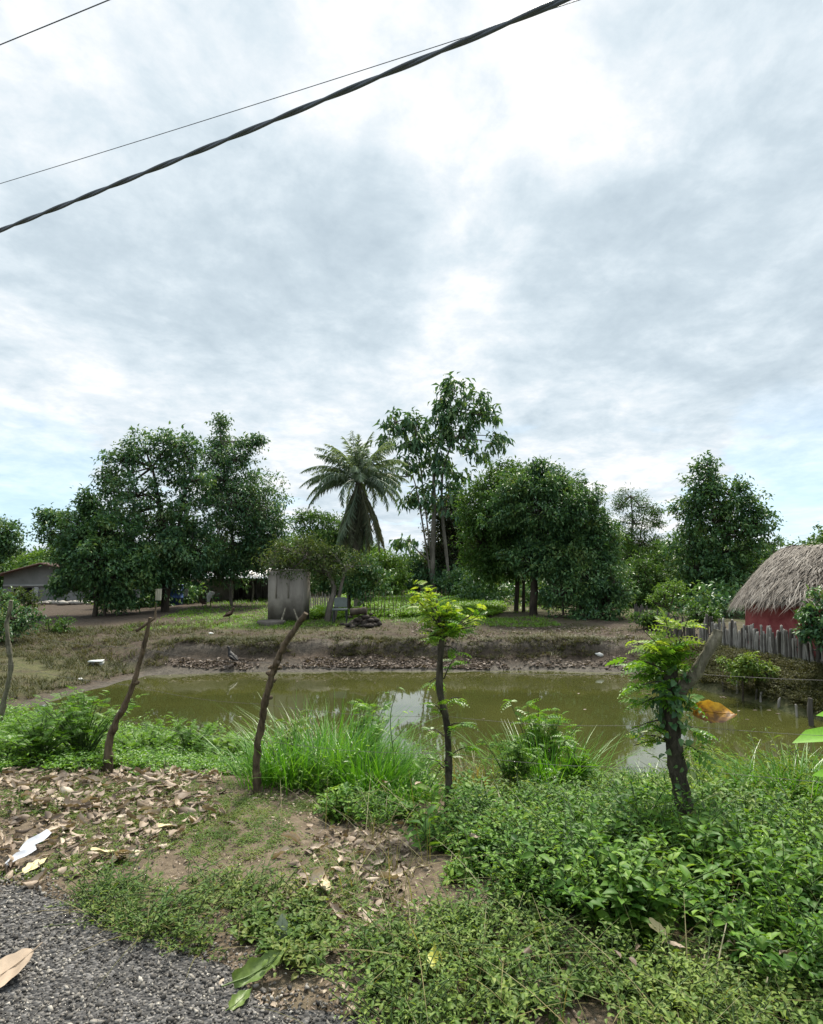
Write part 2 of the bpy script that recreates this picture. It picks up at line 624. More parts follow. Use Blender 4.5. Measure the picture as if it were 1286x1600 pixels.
# water
mb = MB()
pp = np.array(POND)
ctr = pp.mean(0)
ring = [pp + 0 * pp]
ex = ctr + (pp - ctr) * 1.12
vs = np.concatenate([np.column_stack([ctr[0], ctr[1], WZ]).reshape(1, 3), np.column_stack([ex, np.full(len(ex), WZ)])])
k = np.arange(len(ex))
mb.add(vs, np.stack([np.zeros_like(k), 1 + k, 1 + (k + 1) % len(k)], 1))
tag(mb.build('pond_water', water_material()), 'murky olive green pond water reflecting trees and sky', None, None, 'structure')

# gravel road: a sheet that follows the ground on the camera's side of the edge
s_ = np.arange(-14, 14, .06)
mb = MB()
rows = [0, -.06, -.14, -.3, -.6, -1.0, -1.6, -2.4, -3.4, -4.6]
P = []
for r in rows:
    base = RA[None] + RD[None] * s_[:, None] + RN[None] * r
    e = -(road_side(base[:, 0], base[:, 1]) - r)
    q = base + RN[None] * e[:, None]
    z = height(q[:, 0], q[:, 1]) + (.012 if r < 0 else -.015)
    P.append(np.column_stack([q, z]))
V = np.concatenate(P)
n = len(s_)
i = np.arange(len(V)).reshape(len(rows), n)
mb.add(V, np.stack([i[:-1, :-1].ravel(), i[1:, :-1].ravel(), i[1:, 1:].ravel(), i[:-1, 1:].ravel()], 1))
tag(mb.build('road', gravel_material(), None, True), 'dark grey gravel road surface', None, None, 'structure')


# ------------------------------------------------------------------ scatter helpers
def zone(poly, density, bounds, road=None):
    """ground points inside an area outlined on the ground by the directions it is seen in"""
    x0, x1, y0, y1 = bounds
    N = int((x1 - x0) * (y1 - y0) * density)
    x = rng.uniform(x0, x1, N)
    y = rng.uniform(y0, y1, N)
    z = height(x, y)
    P = np.column_stack([x, y, z])
    px, py = proj(P)
    k = inpoly(px + rng.normal(0, 6, N), py + rng.normal(0, 4, N), poly) & (z > WZ - .02)
    return P[k]


def patchy(P, s=1.2, thr=0., seed=0.):
    """drop points where a slow pattern is low, so growth comes in clumps"""
    w = wob(P[:, 0] + seed, P[:, 1] - seed, s, 1.) + rng.normal(0, .35, len(P))
    return P[w > thr]


# crushed stones on the road
def icosa():
    p = (1 + 5 ** .5) / 2
    v = np.array([(-1, p, 0), (1, p, 0), (-1, -p, 0), (1, -p, 0), (0, -1, p), (0, 1, p), (0, -1, -p), (0, 1, -p), (p, 0, -1), (p, 0, 1), (-p, 0, -1), (-p, 0, 1)], float)
    v /= np.linalg.norm(v[0])
    f = np.array([(0, 11, 5), (0, 5, 1), (0, 1, 7), (0, 7, 10), (0, 10, 11), (1, 5, 9), (5, 11, 4), (11, 10, 2), (10, 7, 6), (7, 1, 8), (3, 9, 4), (3, 4, 2),
                  (3, 2, 6), (3, 6, 8), (3, 8, 9), (4, 9, 5), (2, 4, 11), (6, 2, 10), (8, 6, 7), (9, 8, 1)])
    return v, f


def rotations(n):
    d = rand_dirs(n)
    return basis(d, rand_dirs(n))


N = 70000
x = rng.uniform(-4.2, 1.6, N)
y = rng.uniform(1.2, 4.6, N)
rs = road_side(x, y)
spill = rng.uniform(0, 1, N) < np.exp(-np.maximum(rs, 0) / .07)
k = ((rs < 0) | spill) & (rs > -2.0)
x, y = x[k], y[k]
P = np.column_stack([x, y, height(x, y) + .014])
v, f = icosa()
mb = MB()
for j in range(6):
    vv = v * (1 + rng.normal(0, .3, (12, 1))) * np.array([1, .75, .6]) + rng.normal(0, .12, (12, 3))
    q = P[j::6]
    inst(mb, vv, [f], q, rotations(len(q)), np.clip(rng.lognormal(math.log(.0056), .4, len(q)), .0026, .017))
tag(mb.build('gravel', stone_material()), 'loose dark grey crushed stone covering the road', None, None, 'stuff')

# ------------------------------------------------------------------ dry leaves
def curled(nx=5, ny=8, curl=.5, bend=.3, tw=.2, ruf=.03, ratio=.45, blunt=.7, jag=.12):
    ts = np.linspace(0, 1, ny)
    V = []
    for tt in ts:
        wv = math.sin(PI * min(1, tt * .94 + .04)) ** blunt * (1 + jag * math.sin(tt * 21))
        for ii in np.linspace(-1, 1, nx):
            a = ii * curl * 2.2
            w = ratio * .5 * wv
            xx = math.sin(a) / max(curl * 2.2, .01) * w
            zz = (1 - math.cos(a)) / max(curl * 2.2, .01) * w
            zz += bend * (tt - .5) ** 2 + ruf * math.sin(ii * 5 + tt * 17) + tw * ii * (tt - .5) * ratio
            V.append((xx, tt - .5, zz))
    V = np.array(V)
    i = np.arange(nx * ny).reshape(ny, nx)
    q = np.stack([i[:-1, :-1].ravel(), i[:-1, 1:].ravel(), i[1:, 1:].ravel(), i[1:, :-1].ravel()], 1)
    return V, [q]


LEAFPOLY_A = [(-260, 1215), (20, 1212), (130, 1208), (250, 1195), (350, 1215), (330, 1290), (250, 1330), (140, 1370), (60, 1395), (-20, 1400), (-300, 1430)]
LEAFPOLY_B = [(480, 1300), (620, 1290), (650, 1400), (560, 1500), (590, 1590), (510, 1590), (490, 1500), (440, 1420)]
LEAFPOLY_C = [(-100, 1200), (680, 1230), (680, 1600), (440, 1600), (140, 1420), (-100, 1400)]
tmpls = [curled(5, 8, rng.uniform(.1, .75), rng.uniform(-.3, .5), rng.uniform(-.6, .6), rng.uniform(.01, .035), rng.uniform(.25, .7)) for _ in range(14)]


def litter(P, mb, s0, s1, lift=.0, tilt=.35):
    n = len(P)
    for j in range(len(tmpls)):
        q = P[j::len(tmpls)]
        m = len(q)
        if not m:
            continue
        s = rng.uniform(s0, s1, m)
        up = norm(np.column_stack([rng.normal(0, tilt, m), rng.normal(0, tilt, m), np.where(rng.uniform(0, 1, m) < .5, 1., -1.)]))
        a = rng.uniform(0, 2 * PI, m)
        d = np.column_stack([np.cos(a), np.sin(a), rng.normal(0, .15, m)])
        q = q + np.column_stack([np.zeros(m), np.zeros(m), rng.uniform(.004, .02, m) + lift * rng.uniform(0, 1, m)])
        inst(mb, tmpls[j][0], tmpls[j][1], q, basis(d, up), s)


mb = MB()
PA = patchy(zone(LEAFPOLY_A, 520, (-7, 1, 2.5, 6.5)), 1.6, -.75)
litter(PA[::3], mb, .05, .11, .04, .5)
litter(PA[1::3], mb, .02, .06, .03, .6)
litter(PA[2::3], mb, .012, .04, .01, .5)
PB = zone(LEAFPOLY_B, 380, (-1.5, 1, 2, 4.6))
litter(PB, mb, .02, .08, .02, .45)
PC = patchy(zone(LEAFPOLY_C, 900, (-5, 1, 2, 6)), 1.5, .1)
litter(PC, mb, .008, .035, .005)
PD = zone([(560, 1240), (1290, 1300), (1290, 1640), (560, 1640)], 40, (-1, 4, 1.6, 5))
litter(PD, mb, .03, .09, .01)
litter(PD[::7], mb, .04, .09, .2)
tag(mb.build('leaf_litter', M['litter']), 'small broken dry leaves strewn over the bare verge', None, None, 'stuff')

# larger single leaves of the heap
protos = []
for j in range(8):
    m_ = MB()
    v_, f_ = curled(7, 12, rng.uniform(.3, 1.0), rng.uniform(-.5, .9), rng.uniform(-.8, .8), rng.uniform(.02, .05), rng.uniform(.42, .66))
    m_.add(v_, f_)
    # midrib and stalk
    tube(m_, [(0, -.66, .03), (0, -.5, .02 + .25 * 0.0), (0, -.3, .0)], [.012, .014, .01], 4, 2, 0)
    me = m_.build('dry_leaf', M['dryleaf'], None, True)
    protos.append(me)
PL = np.vstack([zone(LEAFPOLY_A, 38, (-5, 1, 2.7, 6.2)), zone(LEAFPOLY_B, 10, (-1.5, 1, 2, 4.5)), patchy(zone(LEAFPOLY_C, 3, (-5, 1, 2, 6)), 1.2, .1)])
rng.shuffle(PL)
PL = PL[:280]
for i_, p in enumerate(PL):
    src = protos[i_ % len(protos)]
    o = src if i_ < len(protos) else src.copy()
    if i_ >= len(protos):
        COL.objects.link(o)
    s = random.uniform(.07, .145)
    o.location = (p[0], p[1], p[2] + random.uniform(.015, .05))
    o.scale = (s, s, s)
    o.rotation_euler = (random.gauss(0, .4) + (PI if random.random() < .35 else 0), random.gauss(0, .4), random.uniform(0, 6.28))
    tag(o, 'dry brown curled fallen leaf lying on the verge beside the gravel road', 'leaf', 'dry leaves fallen on the verge')


def oneleaf(name, label, px, py, length, yaw, mat, curl=.3, bend=.3, tw=.2, ratio=.45, pitch=0., roll=0., lift=.02, point=None, blunt=.7, jag=.12, ruf=.016, tilt=0.):
    m_ = MB()
    v_, f_ = curled(9, 16, curl, bend, tw, ruf, ratio, blunt, jag)
    m_.add(v_, f_)
    tube(m_, [(0, -.68, .04 + bend * .3), (0, -.5, bend * .25 + .006), (0, -.2, bend * .05 + .006), (0, .2, bend * .05 + .006), (0, .45, bend * .2 + .006)], [.014, .016, .013, .008, .004], 5, 3, 0)
    p = G(px, py) if point is None else point
    o = m_.build(name, mat, None, True)
    o.location = (p[0], p[1], p[2] + lift)
    o.scale = (length,) * 3
    o.rotation_euler = (Matrix.Rotation(tilt, 3, 'X') @ Matrix.Rotation(yaw, 3, 'Z') @ Matrix.Rotation(roll, 3, 'Y') @ Matrix.Rotation(pitch, 3, 'X')).to_euler()
    return tag(o, label, 'leaf')


mt_tan = plain('tan_leaf', (.42, .32, .23), .6, .3, .3, 12)
mt_green = leafmat('fallen_green_leaf', [(.07, .12, .03), (.1, .16, .035), (.14, .2, .05), (.2, .25, .07)], .25, .45, .4, 9)
mt_yellow = plain('yellow_leaf', (.36, .36, .05), .5, .35, .3, 20)
mt_cream = plain('cream_leaf', (.55, .47, .26), .6, .3, .3, 15)
mt_pale = plain('pale_dry_leaf', (.5, .41, .27), .6, .3, .3, 15)
oneleaf('fallen_leaf', 'large tan wrinkled leaf lying alone on the grey gravel', 8, 1540, .2, -.75 + PI, mt_tan, .2, .3, .25, .62, 0, 0, .05, None, .4, .08, .02, .42)
oneleaf('fallen_leaf', 'green drooping leaf lying on the gravel edge below weeds', 410, 1535, .24, -.85, mt_green, .5, .5, .5, .42, .25, .35, .05)
oneleaf('fallen_leaf', 'small pale green leaf tip curled on the gravel', 375, 1572, .11, -.5, mt_green, .4, .3, .3, .55, .1, .2, .02)
oneleaf('fallen_leaf', 'bright yellow green leaf in the pale weeds near the road', 678, 1552, .075, 2.8, mt_yellow, .25, .4, .3, .65, -.55, .3, .13)
oneleaf('fallen_leaf', 'long straw coloured leaf lying upright between two weed patches', 505, 1400, .26, .15, mt_pale, .5, .3, .2, .3, -.2, .3, .04)
oneleaf('fallen_leaf', 'pale yellowish leaf resting on the low weeds', 1028, 1500, .1, .6, mt_cream, .25, .2, .2, .8, .35, .2, .12)
oneleaf('fallen_leaf', 'cream yellow leaf between white paper and weeds', 55, 1362, .14, -.4, mt_cream, .3, .2, .2, .5, .15, .1, .03)
oneleaf('fallen_leaf', 'cream leaf on the soil below the leaning post', 268, 1300, .16, 1.9, mt_cream, .3, .2, .2, .55, .1, .3, .03)
oneleaf('fallen_leaf', 'long yellow leaf lying flat above the verge weeds', 175, 1345, .26, 1.5, mt_cream, .3, .2, .1, .28, .05, .35, .04)
oneleaf('fallen_leaf', 'silvery green leaf standing in the verge weeds', 440, 1478, .11, .1, leafmat('silvery_leaf', [(.18, .22, .15), (.24, .28, .2)], .2), .25, .2, .1, .5, 1.0, 0, .07)
# white scraps of paper
mt_paper = plain('white_paper', (.46, .47, .5), .6, .3, .12, 20)
for (px, py, yaw, s, lab) in ((55, 1332, -.55, .17, 'crumpled white paper scrap leaning on the leaf heap'), (32, 1356, -.9, .15, 'flat white paper scrap at the gravel edge')):
    m_ = MB()
    g = np.linspace(-.5, .5, 6)
    X, Y = np.meshgrid(g, g)
    Z = .05 * np.sin(X * 7 + yaw) * np.cos(Y * 5) + .08 * np.abs(X)
    X = X * .5 * (1 - .5 * np.abs(Y)) + .05 * np.sin(Y * 9)
    i = np.arange(36).reshape(6, 6)
    m_.add(np.column_stack([X.ravel(), Y.ravel(), Z.ravel()]), np.stack([i[:-1, :-1].ravel(), i[:-1, 1:].ravel(), i[1:, 1:].ravel(), i[1:, :-1].ravel()], 1))
    o = m_.build('paper_scrap', mt_paper)
    p = G(px, py)
    o.location = p + np.array((0, 0, .06))
    o.rotation_euler = (.35, .1, yaw)
    o.scale = (s,) * 3
    tag(o, lab, 'paper')
# far-shore leaves
mb = MB()
x = rng.uniform(-5.8, 5.2, 9000)
y = 15.3 + np.abs(rng.normal(.28, .18, 9000))
d = pond_sd(x, y)
k = (d > .1) & (d < .62) & (rng.uniform(0, 1, 9000) < np.where(x < -3.6, .5, 1) * np.where(x > 3.4, .35, 1)) & (wob(x, y, 1.3, 1) + rng.normal(0, .3, 9000) > -.35)
P = np.column_stack([x[k], y[k], height(x[k], y[k])])
litter(P[::2], mb, .03, .07, .02, .5)
litter(P[1::2], mb, .05, .13, .03, .5)
x = rng.uniform(0, 6, 1500)
y = rng.uniform(16.4, 19, 1500)
P = np.column_stack([x, y, height(x, y)])
litter(patchy(P, .8, 0), mb, .06, .14, .01)
tag(mb.build('shore_litter', M['litter_far']), 'pinkish brown dead leaves washed along the far shore', None, None, 'stuff')


mb = MB()
x = rng.uniform(-6, 6.2, 700)
y = rng.uniform(7.5, 15.4, 700)
d = pond_sd(x, y)
k = (d < -.05) & (rng.uniform(0, 1, 700) < np.exp(d / .5) + .05)
P = np.column_stack([x[k], y[k], np.full(k.sum(), WZ + .001)])
a_ = rng.uniform(0, 6.28, len(P))
inst(mb, leaf_mid(.02, .01)[0], leaf_mid(.02, .01)[1], P + np.array((0, 0, .004)), basis(np.column_stack([np.cos(a_), np.sin(a_), np.zeros(len(P))]), np.tile((0, 0, 1.), (len(P), 1))), rng.uniform(.03, .1, len(P))[:, None] * np.array((.5, 1, 1)))
tag(mb.build('floating_leaves', M['litter_far']), 'small dead leaves floating at the edges of the pond', None, None, 'stuff')

# ------------------------------------------------------------------ trees
def crown_leaves(mb, mw, lobes, leaf, ncl, nl, sig, droop, tmpl, hub=None, shell=.35, flat=.75, dens=1.):
    ncl = ncl * dens * .72
    nl = int(nl * 2.1)
    sig = sig * .95
    for (c, r) in lobes:
        n = max(4, int(ncl * np.clip(r[0] * r[2] / .72, .3, 4)))
        dirs = rand_dirs(n)
        rr = rng.uniform(shell ** 3, 1, n) ** (1 / 3)
        rr = np.where(rng.uniform(0, 1, n) < .13, rng.uniform(1., 1.42, n), rr)
        cp = c + dirs * rr[:, None] * r
        if mw is not None:
            stick(mw, np.repeat((c - np.array((0, 0, r[2] * .25)))[None], n, 0), cp, .02, .006)
        m = n * nl
        P = np.repeat(cp, nl, 0) + rng.normal(0, sig, (m, 3)) * np.array((1, 1, flat))
        out = norm(np.repeat(dirs, nl, 0) * .6 + rand_dirs(m) + np.array((0, 0, -droop)))
        up = norm(np.array((0, 0, 1.)) + rng.normal(0, .45, (m, 3)))
        L = leaf[0] * rng.uniform(.65, 1.3, m)
        inst(mb, tmpl[0], tmpl[1], P, basis(out, up), np.column_stack([L * leaf[1], L, L]))


def tree(name, label, Y, trunk, lobes, leaf=(.15, .5), ncl=40, nl=12, sig=.16, mat='lf_dark', bark='bark_dark', droop=.4, tmpl=None, group=None, cat='tree',
         limbs=True, shell=.35, dens=1.6, grow=1.1, ground=True):
    """trunk: list of stems, each [(px,py,r)...]; lobes: (px,py,rx,ry[,dY]) outlines of the crown at its own distance"""
    b = trunk[0][0]
    bp = W(b[0], b[1], Y)
    base = np.array((bp[0], bp[1], hz(bp[0], bp[1]) - .03))
    t = thing(name, label, cat, base, group)
    mw, ml = MB(), MB()
    tops = []
    for st in trunk:
        pts = [W(q[0], q[1], Y + (q[3] if len(q) > 3 else 0)) for q in st]
        if ground:
            pts[0][2] = hz(pts[0][0], pts[0][1]) - .05
        tube(mw, pts, [q[2] for q in st], 7, 4, .12)
        tops.append(pts)
    L = []
    for lb in lobes:
        dY = lb[4] if len(lb) > 4 else rng.uniform(-.4, .4) * lb[2] * Y / F
        c = W(lb[0], lb[1], Y + dY)
        rx, rz = lb[2] * Y / F * grow, lb[3] * Y / F * grow
        L.append((c, np.array((rx, (rx + rz) * .5, rz))))
        if limbs:
            best = min((np.linalg.norm(p - c), tuple(p)) for pts in tops for p in pts[1:])
            p0 = np.array(best[1])
            mid = (p0 + c) / 2 + np.array((0, 0, .15 * best[0])) * 0 + rng.normal(0, .04 * best[0], 3)
            r0 = .02 + .014 * rx / .5
            tube(mw, [p0, mid, c], [r0 * 1.3, r0, r0 * .5], 5, 3, .1, False)
    crown_leaves(ml, mw if limbs else None, L, leaf, ncl, nl, sig, droop, tmpl or LS, shell=shell, dens=dens)
    mw.build('trunk', M[bark], t, True)
    ml.build('crown', M[mat] if isinstance(mat, str) else mat, t)
    return t


tree('broadleaf_tree', 'large airy dark tree with gaps in its crown standing left of the pond', 25,
     [[(258, 957, .16), (260, 900, .13), (262, 850, .12), (250, 790, .09), (238, 730, .05)], [(262, 850, .08), (285, 790, .06), (300, 730, .04)]],
     [(190, 716, 26, 22), (172, 745, 14, 10), (228, 702, 30, 22), (268, 690, 22, 16), (288, 705, 26, 24), (182, 765, 24, 18), (215, 768, 36, 24), (262, 735, 26, 18),
      (305, 745, 26, 22), (195, 812, 42, 26), (245, 820, 44, 30), (240, 868, 62, 34), (292, 805, 34, 34), (300, 860, 40, 36), (225, 900, 44, 26), (275, 895, 34, 22), (165, 850, 30, 24), (150, 800, 12, 9)],
     (.17, .5), 40, 13, .15, 'lf_blue')
tree('broadleaf_tree', 'dense rounded tree with a thin sprig on top beside the large airy tree', 27.5,
     [[(362, 952, .07), (360, 915, .06), (364, 850, .06), (355, 780, .05), (345, 690, .03)]],
     [(344, 664, 9, 12), (346, 688, 14, 14), (385, 692, 18, 7), (402, 688, 7, 6), (335, 708, 24, 18), (362, 715, 34, 18), (352, 745, 40, 28), (372, 785, 58, 42), (405, 805, 38, 48), (340, 845, 52, 42),
      (412, 850, 34, 42), (380, 880, 52, 26), (330, 885, 40, 22)],
     (.14, .5), 50, 14, .16, 'lf_blue', 'bark_grey')
tree('broadleaf_tree', 'low spreading very dark tree in front of the gabled house', 23.5,
     [[(148, 968, .1), (150, 930, .09), (140, 870, .07)], [(163, 968, .06), (170, 920, .05), (190, 880, .04)]],
     [(136, 780, 9, 12), (132, 806, 18, 12), (92, 812, 22, 9), (75, 806, 12, 6), (120, 838, 44, 26), (160, 832, 42, 28), (112, 868, 28, 26), (150, 880, 48, 36), (195, 895, 46, 36), (128, 902, 30, 18), (178, 930, 34, 22), (92, 915, 8, 9)],
     (.15, .5), 62, 15, .15, 'lf_dark')
tree('broadleaf_tree', 'dark round tree cut by the left edge above the house roof', 30,
     [[(-25, 965, .14), (-22, 900, .11), (-15, 850, .08)]],
     [(4, 832, 24, 18), (12, 856, 18, 12), (-30, 845, 38, 36), (-60, 870, 40, 40)], (.16, .5), 60, 14, .15, 'lf_dark')
# palm is built below
tree('tall_tree', 'tall slender tree with long drooping leaves rising above all others', 34,
     [[(676, 940, .16), (676, 880, .13), (678, 800, .11), (680, 720, .08), (700, 640, .04)], [(703, 930, .12), (699, 880, .09), (691, 800, .08), (692, 740, .06), (708, 685, .04)],
      [(680, 730, .05), (650, 690, .035), (618, 660, .02)], [(678, 800, .05), (650, 760, .035), (635, 745, .02)]],
     [(712, 608, 20, 15), (690, 622, 14, 12), (735, 622, 18, 13), (694, 645, 24, 18), (650, 668, 20, 14), (612, 648, 9, 14), (618, 672, 16, 12), (640, 690, 20, 12), (720, 650, 24, 18), (748, 645, 18, 16),
      (776, 648, 9, 16), (725, 680, 30, 14), (765, 690, 18, 9), (782, 682, 9, 6), (668, 700, 20, 12), (690, 715, 20, 11), (742, 708, 22, 8), (640, 722, 20, 9), (618, 745, 14, 8), (660, 735, 14, 9), (690, 762, 24, 10), (716, 772, 20, 9), (662, 768, 16, 8), (708, 738, 26, 10), (632, 782, 10, 8), (640, 842, 20, 9), (672, 780, 18, 13), (605, 690, 12, 10), (640, 655, 12, 8), (700, 668, 22, 14), (655, 690, 20, 14),
      (700, 800, 26, 22)],
     (.45, .33), 13, 8, .2, 'lf_blue', 'bark_grey', 1.0, shell=.6)
tree('shade_tree', 'dull brownish leafy tree crowding the foot of the tall slender tree', 36,
     [[(690, 925, .1), (692, 860, .08), (705, 800, .05)]],
     [(708, 800, 30, 26), (730, 830, 40, 32), (698, 850, 32, 32), (720, 878, 48, 26), (680, 885, 26, 20)], (.2, .45), 46, 12, .2, 'lf_brown', 'bark_pale')
tree('mango_tree', 'broad domed dark green tree with its trunk showing right of centre', 22.5,
     [[(833, 966, .16), (834, 930, .13), (836, 880, .12), (850, 800, .08)]],
     [(850, 738, 26, 16), (812, 765, 32, 24), (798, 800, 32, 28), (838, 760, 40, 26), (880, 762, 28, 20), (860, 795, 52, 36), (905, 795, 34, 28), (915, 825, 38, 26), (935, 838, 28, 22), (865, 840, 60, 34), (915, 860, 46, 30), (840, 872, 50, 26), (890, 885, 44, 26)],
     (.15, .36), 85, 15, .13, 'lf_dark')
tree('mango_tree', 'mid green domed tree overlapping the left side of the darker dome', 24.5,
     [[(806, 948, .1), (808, 900, .09), (800, 830, .07)], [(818, 950, .07), (818, 900, .06), (815, 850, .05)]],
     [(790, 742, 30, 16), (768, 762, 32, 22), (805, 765, 34, 26), (750, 795, 26, 24), (785, 805, 46, 36), (755, 842, 34, 36), (800, 850, 46, 36), (775, 885, 44, 24), (825, 880, 30, 24)],
     (.16, .36), 70, 14, .15, 'lf_mid')
tree('shade_tree', 'dark shrubby tree shading the ground at the right end of the trees', 21.5,
     [[(905, 972, .06), (908, 930, .05), (905, 890, .04)], [(930, 975, .05), (932, 930, .04)], [(880, 970, .04), (880, 925, .03)], [(950, 975, .04), (952, 930, .03)]],
     [(885, 920, 32, 24), (925, 905, 42, 26), (905, 945, 38, 24), (945, 935, 36, 26), (962, 915, 26, 26), (930, 960, 40, 14)], (.13, .45), 60, 14, .13, 'lf_dark')
tree('feathery_tree', 'thin pale green tree with open branches behind the dark shrubs', 32,
     [[(985, 930, .08), (985, 870, .06), (988, 810, .04), (985, 775, .02)], [(986, 850, .04), (1005, 810, .025), (1020, 790, .015)]],
     [(985, 775, 20, 9), (1000, 790, 22, 10), (970, 790, 12, 10), (1022, 800, 10, 6), (990, 815, 22, 12), (968, 838, 22, 18), (1005, 845, 28, 20), (985, 868, 34, 18), (1025, 820, 8, 6)],
     (.13, .3), 52, 13, .16, 'lf_mid', 'bark_grey', .2)
tree('broadleaf_tree', 'dark leafy tree with two peaks standing left of the thatched hut', 26,
     [[(1110, 965, .12), (1112, 920, .1), (1118, 850, .08), (1108, 760, .04)]],
     [(1104, 728, 15, 11), (1104, 748, 22, 14), (1092, 775, 30, 22), (1075, 795, 22, 16), (1122, 780, 26, 22), (1155, 768, 20, 14), (1162, 792, 30, 22), (1180, 812, 20, 20), (1115, 820, 46, 26), (1165, 830, 32, 22), (1085, 838, 34, 24), (1130, 858, 58, 26), (1085, 885, 38, 26),
      (1135, 895, 50, 26), (1105, 922, 46, 24), (1150, 925, 30, 20)],
     (.17, .5), 42, 14, .15, 'lf_dark')
tree('sparse_tree', 'nearly bare twiggy sapling rising behind the thatched roof', 28,
     [[(1205, 960, .05), (1206, 900, .04), (1210, 850, .02)]],
     [(1205, 862, 14, 8), (1222, 842, 8, 5), (1195, 850, 8, 6), (1210, 880, 16, 14)], (.14, .4), 10, 9, .14, 'lf_dark')
tree('small_tree', 'crooked olive green tree leaning over the dark chair', 20.6,
     [[(511, 974, .11), (516, 945, .095), (522, 918, .08), (508, 890, .05), (480, 872, .03)], [(522, 918, .06), (538, 898, .045), (552, 885, .03)]],
     [(448, 858, 30, 16), (430, 878, 26, 20), (475, 862, 32, 22), (505, 870, 32, 20), (462, 885, 34, 14), (535, 880, 30, 18), (500, 892, 30, 12)],
     (.11, .35), 55, 13, .13, 'lf_olive', 'bark_grey')
tree('small_tree', 'dark compact tree behind the stump and the chair', 23.2,
     [[(545, 945, .07), (548, 915, .06), (560, 890, .04)]],
     [(565, 885, 24, 16), (590, 900, 22, 16), (550, 905, 26, 16), (575, 918, 30, 16)], (.14, .45), 60, 14, .14, 'lf_dark')
tree('leafy_tree', 'light green tree with a soft crown left of the palm', 38,
     [[(505, 935, .08), (508, 880, .06)]],
     [(520, 832, 34, 20), (485, 845, 26, 24), (500, 808, 22, 9), (470, 808, 10, 7), (540, 860, 36, 26), (510, 870, 46, 24), (460, 880, 24, 24)], (.18, .45), 50, 13, .2, 'lf_mid')
tree('shrub', 'bright green bushy shrub behind the stake fence', 33, [[(600, 935, .05), (600, 905, .04)]],
     [(590, 875, 24, 20), (610, 890, 26, 24), (585, 905, 26, 22), (615, 918, 26, 18)], (.16, .45), 46, 12, .18, 'lf_light', cat='shrub')
tree('shrub', 'dark broadleaf shrub just right of the bright green one', 35, [[(655, 935, .05), (655, 905, .04)]],
     [(645, 880, 22, 20), (665, 900, 28, 22), (640, 912, 24, 18), (690, 908, 24, 18)], (.3, .32), 30, 11, .2, 'lf_blue', droop=.9, cat='shrub')
tree('shrub', 'mid green undergrowth shrub below the left dome of trees', 36, [[(745, 940, .05), (745, 910, .04)]],
     [(735, 905, 24, 20), (760, 915, 26, 18), (785, 922, 22, 16), (715, 918, 18, 14)], (.2, .4), 44, 12, .18, 'lf_mid', cat='shrub')
tree('shrub', 'light green shrub in the gap between dark shrubs and fence', 27, [[(1010, 960, .05), (1010, 930, .04)]],
     [(1005, 900, 28, 18), (1030, 905, 20, 16), (990, 925, 24, 22), (1015, 935, 26, 18), (1000, 880, 20, 10)], (.14, .45), 50, 13, .15, 'lf_mid', cat='shrub')
tree('shrub', 'yellow green low bush in front of the stick fence', 21, [[(1045, 975, .03), (1045, 955, .02)]],
     [(1035, 925, 22, 10), (1055, 918, 16, 8), (1030, 942, 14, 12)], (.1, .4), 40, 12, .1, 'lf_light', cat='shrub')
tree('shrub', 'dark bushy growth over the far end of the shaded slat fence', 18.5, [[(1015, 985, .03), (1015, 960, .02)]],
     [(1003, 966, 14, 8), (1026, 964, 16, 8), (1018, 974, 20, 7)], (.1, .45), 40, 12, .09, 'lf_mid', cat='shrub')
tree('shrub', 'bright leafy bush growing over the stick fence', 16.6, [[(1095, 1000, .03), (1095, 970, .02)]],
     [(1092, 955, 16, 10), (1108, 962, 14, 10), (1090, 972, 12, 10)], (.1, .5), 34, 12, .07, 'lf_mid', cat='shrub')
tree('shrub', 'dark green bush cut by the right edge in front of the hut', 11.6, [[(1290, 1030, .03), (1285, 1000, .02)]],
     [(1272, 960, 16, 18), (1290, 945, 20, 24), (1268, 985, 14, 14), (1300, 990, 30, 30)], (.1, .45), 46, 12, .06, 'lf_dark', cat='shrub')
tree('shrub', 'green weedy bush on the right bank above the shore stakes', 12.0, [[(1160, 1075, .02), (1160, 1055, .015)]],
     [(1150, 1040, 18, 12), (1172, 1036, 20, 12), (1165, 1056, 22, 12), (1195, 1052, 16, 10)], (.07, .5), 50, 12, .05, 'lf_weedpale', cat='shrub')
tree('shrub', 'dark bush with yellowish top at the left edge before the house', 17, [[(15, 1000, .04), (15, 970, .03)]],
     [(15, 960, 28, 24), (-10, 950, 26, 28), (38, 970, 16, 18), (0, 980, 30, 14)], (.1, .45), 60, 13, .09, 'lf_dark', cat='shrub')
tree('shrub', 'yellowish olive leafy sprays above the dark bush by the left house', 17.6, [[(22, 998, .03), (22, 960, .02)]],
     [(25, 930, 24, 8), (5, 934, 16, 10), (48, 940, 10, 10)], (.1, .4), 36, 12, .08, 'lf_olive', cat='shrub')
tree('shrub', 'small green bush on the slope right of the dark edge bush', 18.5, [[(88, 1000, .03), (88, 985, .02)]],
     [(78, 984, 18, 12), (98, 980, 14, 14), (85, 996, 20, 8)], (.09, .45), 44, 12, .07, 'lf_mid', cat='shrub')
tree('leafy_tree', 'pale green treetop showing behind the gable of the left house', 48, [[(70, 930, .1), (68, 890, .07)]],
     [(60, 878, 26, 12), (85, 872, 20, 10), (35, 885, 18, 9), (110, 880, 22, 14)], (.25, .4), 44, 12, .25, 'lf_light')
tree('leafy_tree', 'pale distant tree behind the dark two peaked tree', 55, [[(1060, 935, .1), (1060, 900, .07)]],
     [(1045, 890, 22, 10), (1075, 885, 24, 12), (1020, 895, 16, 9), (1110, 890, 26, 14)], (.28, .4), 40, 12, .28, 'lf_mid')

